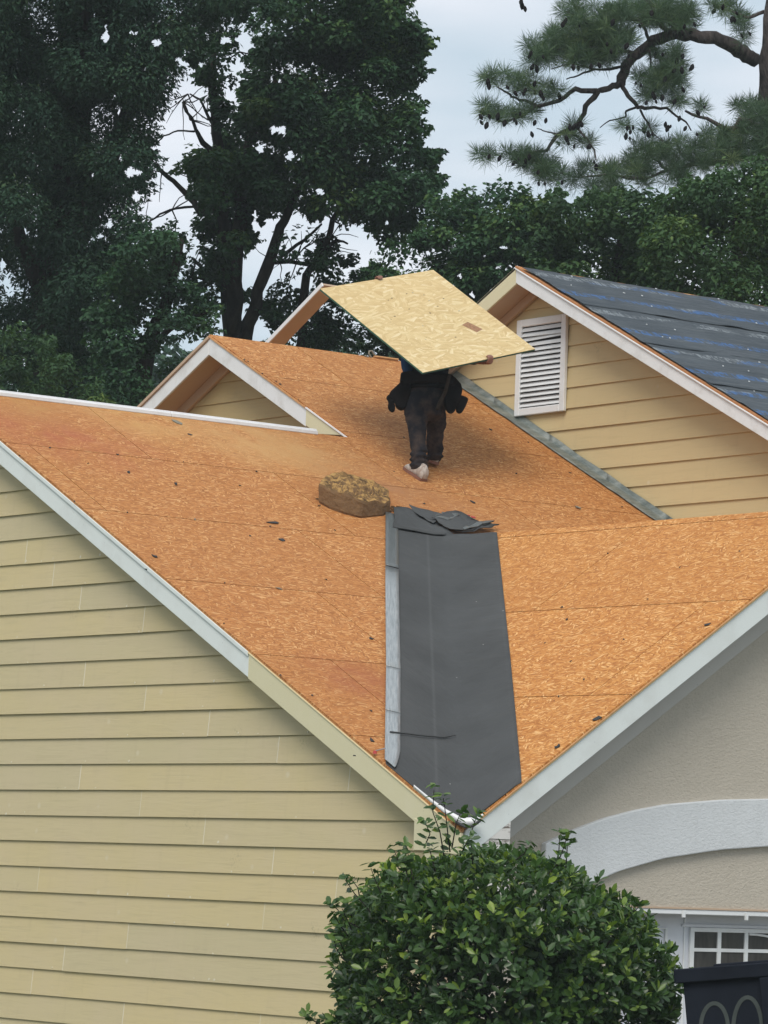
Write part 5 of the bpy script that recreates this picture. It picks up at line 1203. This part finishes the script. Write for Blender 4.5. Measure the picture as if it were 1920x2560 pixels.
# loose shoots: chains of leaves with stems
shoots = [((1110, 2140), (1100, 2080), (1082, 2030), (1085, 1975)), ((1125, 2130), (1118, 2070), (1112, 2020), (1108, 1995)), ((1150, 2140), (1175, 2090), (1185, 2060), (1192, 2040)), ((1010, 2170), (995, 2150), (985, 2125)), ((900, 2250), (895, 2220), (880, 2200)), ((900, 2320), (860, 2300), (845, 2275), (830, 2262)), ((1290, 2150), (1310, 2135), (1318, 2118)), ((860, 2400), (840, 2370), (835, 2350)), ((830, 2450), (820, 2430), (838, 2420)), ((800, 2560), (780, 2550), (768, 2535)), ((1060, 2120), (1075, 2085), (1065, 2060)), ((1370, 2185), (1385, 2170), (1392, 2160)), ((1560, 2290), (1590, 2275), (1600, 2262)), ((1690, 2440), (1715, 2425), (1728, 2430)), ((840, 2330), (868, 2345), (880, 2350)), ((1130, 2120), (1140, 2060), (1150, 2035))]
for i_ in range(13):
    an_ = random.uniform(1.2, math.pi+.15); e_ = (1272+430*math.cos(an_), 2440-320*max(-.2, math.sin(an_))**.75 if math.sin(an_) > 0 else 2470)
    L_ = random.uniform(30, 75); dx_ = math.cos(an_)*.7+random.uniform(-.3, .3); shoots.append(((e_[0]-30*dx_, e_[1]+35), (e_[0]+dx_*L_*.3, e_[1]-L_*.15), (e_[0]+dx_*L_*.7, e_[1]-L_*.6)))
Cl = []; Nl = []; Al = []; Ll = []; Wl = []; Tl = []
for sh_ in shoots:
    P = [deep(q, DB-.55+.1*random.random()) for q in sh_]; P2 = []
    for a, b_ in zip(P[:-1], P[1:]):
        for t in (0, .5): P2.append(a+(b_-a)*t)
    P2.append(P[-1]); MB().tube(P2, np.linspace(.004, .002, len(P2)), 5).build('stem', M['bark'], BS, True)
    for i, p in enumerate(P2):
        ax_ = P2[min(i+1, len(P2)-1)]-P2[max(i-1, 0)]; ax_ /= np.linalg.norm(ax_)+1e-9
        for s_ in range(3 if i < len(P2)-1 else 5):
            a = random.uniform(0, 6.28); sd_ = RV*math.cos(a)+WV*math.sin(a)*.7; dr_ = sd_+ax_*.7+np.array([0, 0, .1]); dr_ /= np.linalg.norm(dr_); l = random.uniform(.042, .066)
            nn = np.cross(dr_, np.cross(ax_, dr_)+np.array([.01, 0, 0])); nn = ax_*.7+np.array([random.uniform(-.4, .4) for _ in range(3)])-WV*.2; nn /= np.linalg.norm(nn)
            Cl.append(p+dr_*l*.6); Nl.append(nn); Al.append(dr_); Ll.append(l); Wl.append(l*.46); Tl.append(random.uniform(.15, .75))
# rosettes
ix = np.repeat(np.arange(n), nl); kk = np.tile(np.arange(nl), n)
outw = lx[:, None]*RV+ly[:, None]*WV+(lz+.15)[:, None]*UV_; outw /= np.linalg.norm(outw, axis=1, keepdims=True)+1e-9
outw = outw+rng.normal(0, .28, (n, 3))+np.array([0, 0, .35]); outw /= np.linalg.norm(outw, axis=1, keepdims=True)
tt = np.cross(outw, rng.normal(0, 1, (n, 3))); tt /= np.linalg.norm(tt, axis=1, keepdims=True); bb = np.cross(outw, tt)
ang = kk*2.4+rng.uniform(0, 1, len(ix)); op = rng.uniform(.35, 1.25, len(ix))
rad = np.cos(ang)[:, None]*tt[ix]+np.sin(ang)[:, None]*bb[ix]
Ad = rad*np.sin(op)[:, None]+outw[ix]*np.cos(op)[:, None]
Nd = outw[ix]*np.sin(op)[:, None]-rad*np.cos(op)[:, None]+rng.normal(0, .18, (len(ix), 3)); Nd /= np.linalg.norm(Nd, axis=1, keepdims=True)
ll = rng.uniform(.030, .072, len(ix)); Cc = base[ix]+Ad*(ll*.62)[:, None]-outw[ix]*(kk*.006)[:, None]
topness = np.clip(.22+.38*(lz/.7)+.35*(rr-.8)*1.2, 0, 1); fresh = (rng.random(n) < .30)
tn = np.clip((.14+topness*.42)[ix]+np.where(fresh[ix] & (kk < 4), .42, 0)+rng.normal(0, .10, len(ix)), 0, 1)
tn = np.where(rng.random(len(ix)) < .004, 1.0, tn)
def leaf6(name, C, N, A, ln, wd, tone, m, parent, kind='stuff', loc=None):
    n = len(C); A = A-N*np.sum(A*N, 1, keepdims=True); A /= np.linalg.norm(A, axis=1, keepdims=True)+1e-9; B = np.cross(N, A); l = ln[:, None]; w_ = wd[:, None]
    V = np.stack([C-A*l*.5, C-A*l*.12+B*w_*.46+N*w_*.12, C+A*l*.24+B*w_*.44+N*w_*.10, C+A*l*.5-N*w_*.08, C+A*l*.24-B*w_*.44+N*w_*.10, C-A*l*.12-B*w_*.46+N*w_*.12], 1)
    V = V-(np.array(parent.matrix_basis.translation) if loc is None else loc)
    me = bpy.data.meshes.new(name); me.vertices.add(6*n); me.vertices.foreach_set('co', V.astype(np.float32).ravel())
    q = np.array([0, 1, 2, 3, 0, 3, 4, 5]); idx = (np.arange(n)*6)[:, None]+q[None]
    me.loops.add(8*n); me.loops.foreach_set('vertex_index', idx.ravel().astype(np.int32)); me.polygons.add(2*n); me.polygons.foreach_set('loop_start', (np.arange(2*n)*4).astype(np.int32))
    at_ = me.attributes.new('tone', 'FLOAT', 'POINT'); at_.data.foreach_set('value', np.repeat(tone, 6).astype(np.float32)); me.update(); me.validate(); me.materials.append(m)
    o = link(bpy.data.objects.new(name, me), parent)
    if kind: o['kind'] = kind
    return o
allC = np.concatenate([Cc, np.array(Cl)]); allN = np.concatenate([Nd, np.array(Nl)]); allA = np.concatenate([Ad, np.array(Al)])
allL = np.concatenate([ll, np.array(Ll)]); allW = np.concatenate([ll*.47, np.array(Wl)]); allT = np.concatenate([tn, np.array(Tl)])
# the 290 leaves that show largest are single parts: the shoots and the frontmost ones
front = np.zeros(len(allC), bool); front[len(Cc):len(Cc)+240] = True
sc_ = -(allC-bc)@WV + rng.normal(0, .03, len(allC)) + ((allC-bc)@UV_)*.5; sc_[len(Cc):] = -9
room = 295-int(front.sum())
if room > 0: front[np.argsort(-sc_)[:room]] = True
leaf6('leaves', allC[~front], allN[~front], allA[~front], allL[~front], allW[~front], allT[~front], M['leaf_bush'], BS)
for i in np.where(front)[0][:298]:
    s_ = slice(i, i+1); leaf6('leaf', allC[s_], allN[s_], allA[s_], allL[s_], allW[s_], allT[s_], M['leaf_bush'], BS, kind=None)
# stems of the bush
for i in range(9):
    a = i*2.4; q = bc+RV*.05*math.cos(a)+WV*.05*math.sin(a); e = bc+RV*.55*math.cos(a)+WV*.5*math.sin(a)+UV_*random.uniform(-.1, .3)
    MB().tube([np.array([q[0], q[1], GZ]), np.array([q[0], q[1], bc[2]-.65]), (q+e)/2-UV_*.2, e], [.035, .03, .018, .006], 7, .1).build('trunk' if i < 3 else 'branch', M['bark'], BS, True)
# ------------------------------------------------------------------ thin scattering volume added to lift the dark tree tones
hz_b = MB().box((-404, -404, GZ-1.2), (404, 404, 24)); hm_ = bpy.data.materials.new('added_tone_lift'); hm_.use_nodes = True; ht = hm_.node_tree; ht.nodes.clear()
ho = ht.nodes.new('ShaderNodeOutputMaterial'); hv = ht.nodes.new('ShaderNodeVolumePrincipled'); hv.inputs['Color'].default_value = (.80, .90, .95, 1); hv.inputs['Density'].default_value = .0007
ht.links.new(hv.outputs[0], ho.inputs['Volume']); tag(hz_b.build('added_haze', hm_), kind='stuff')
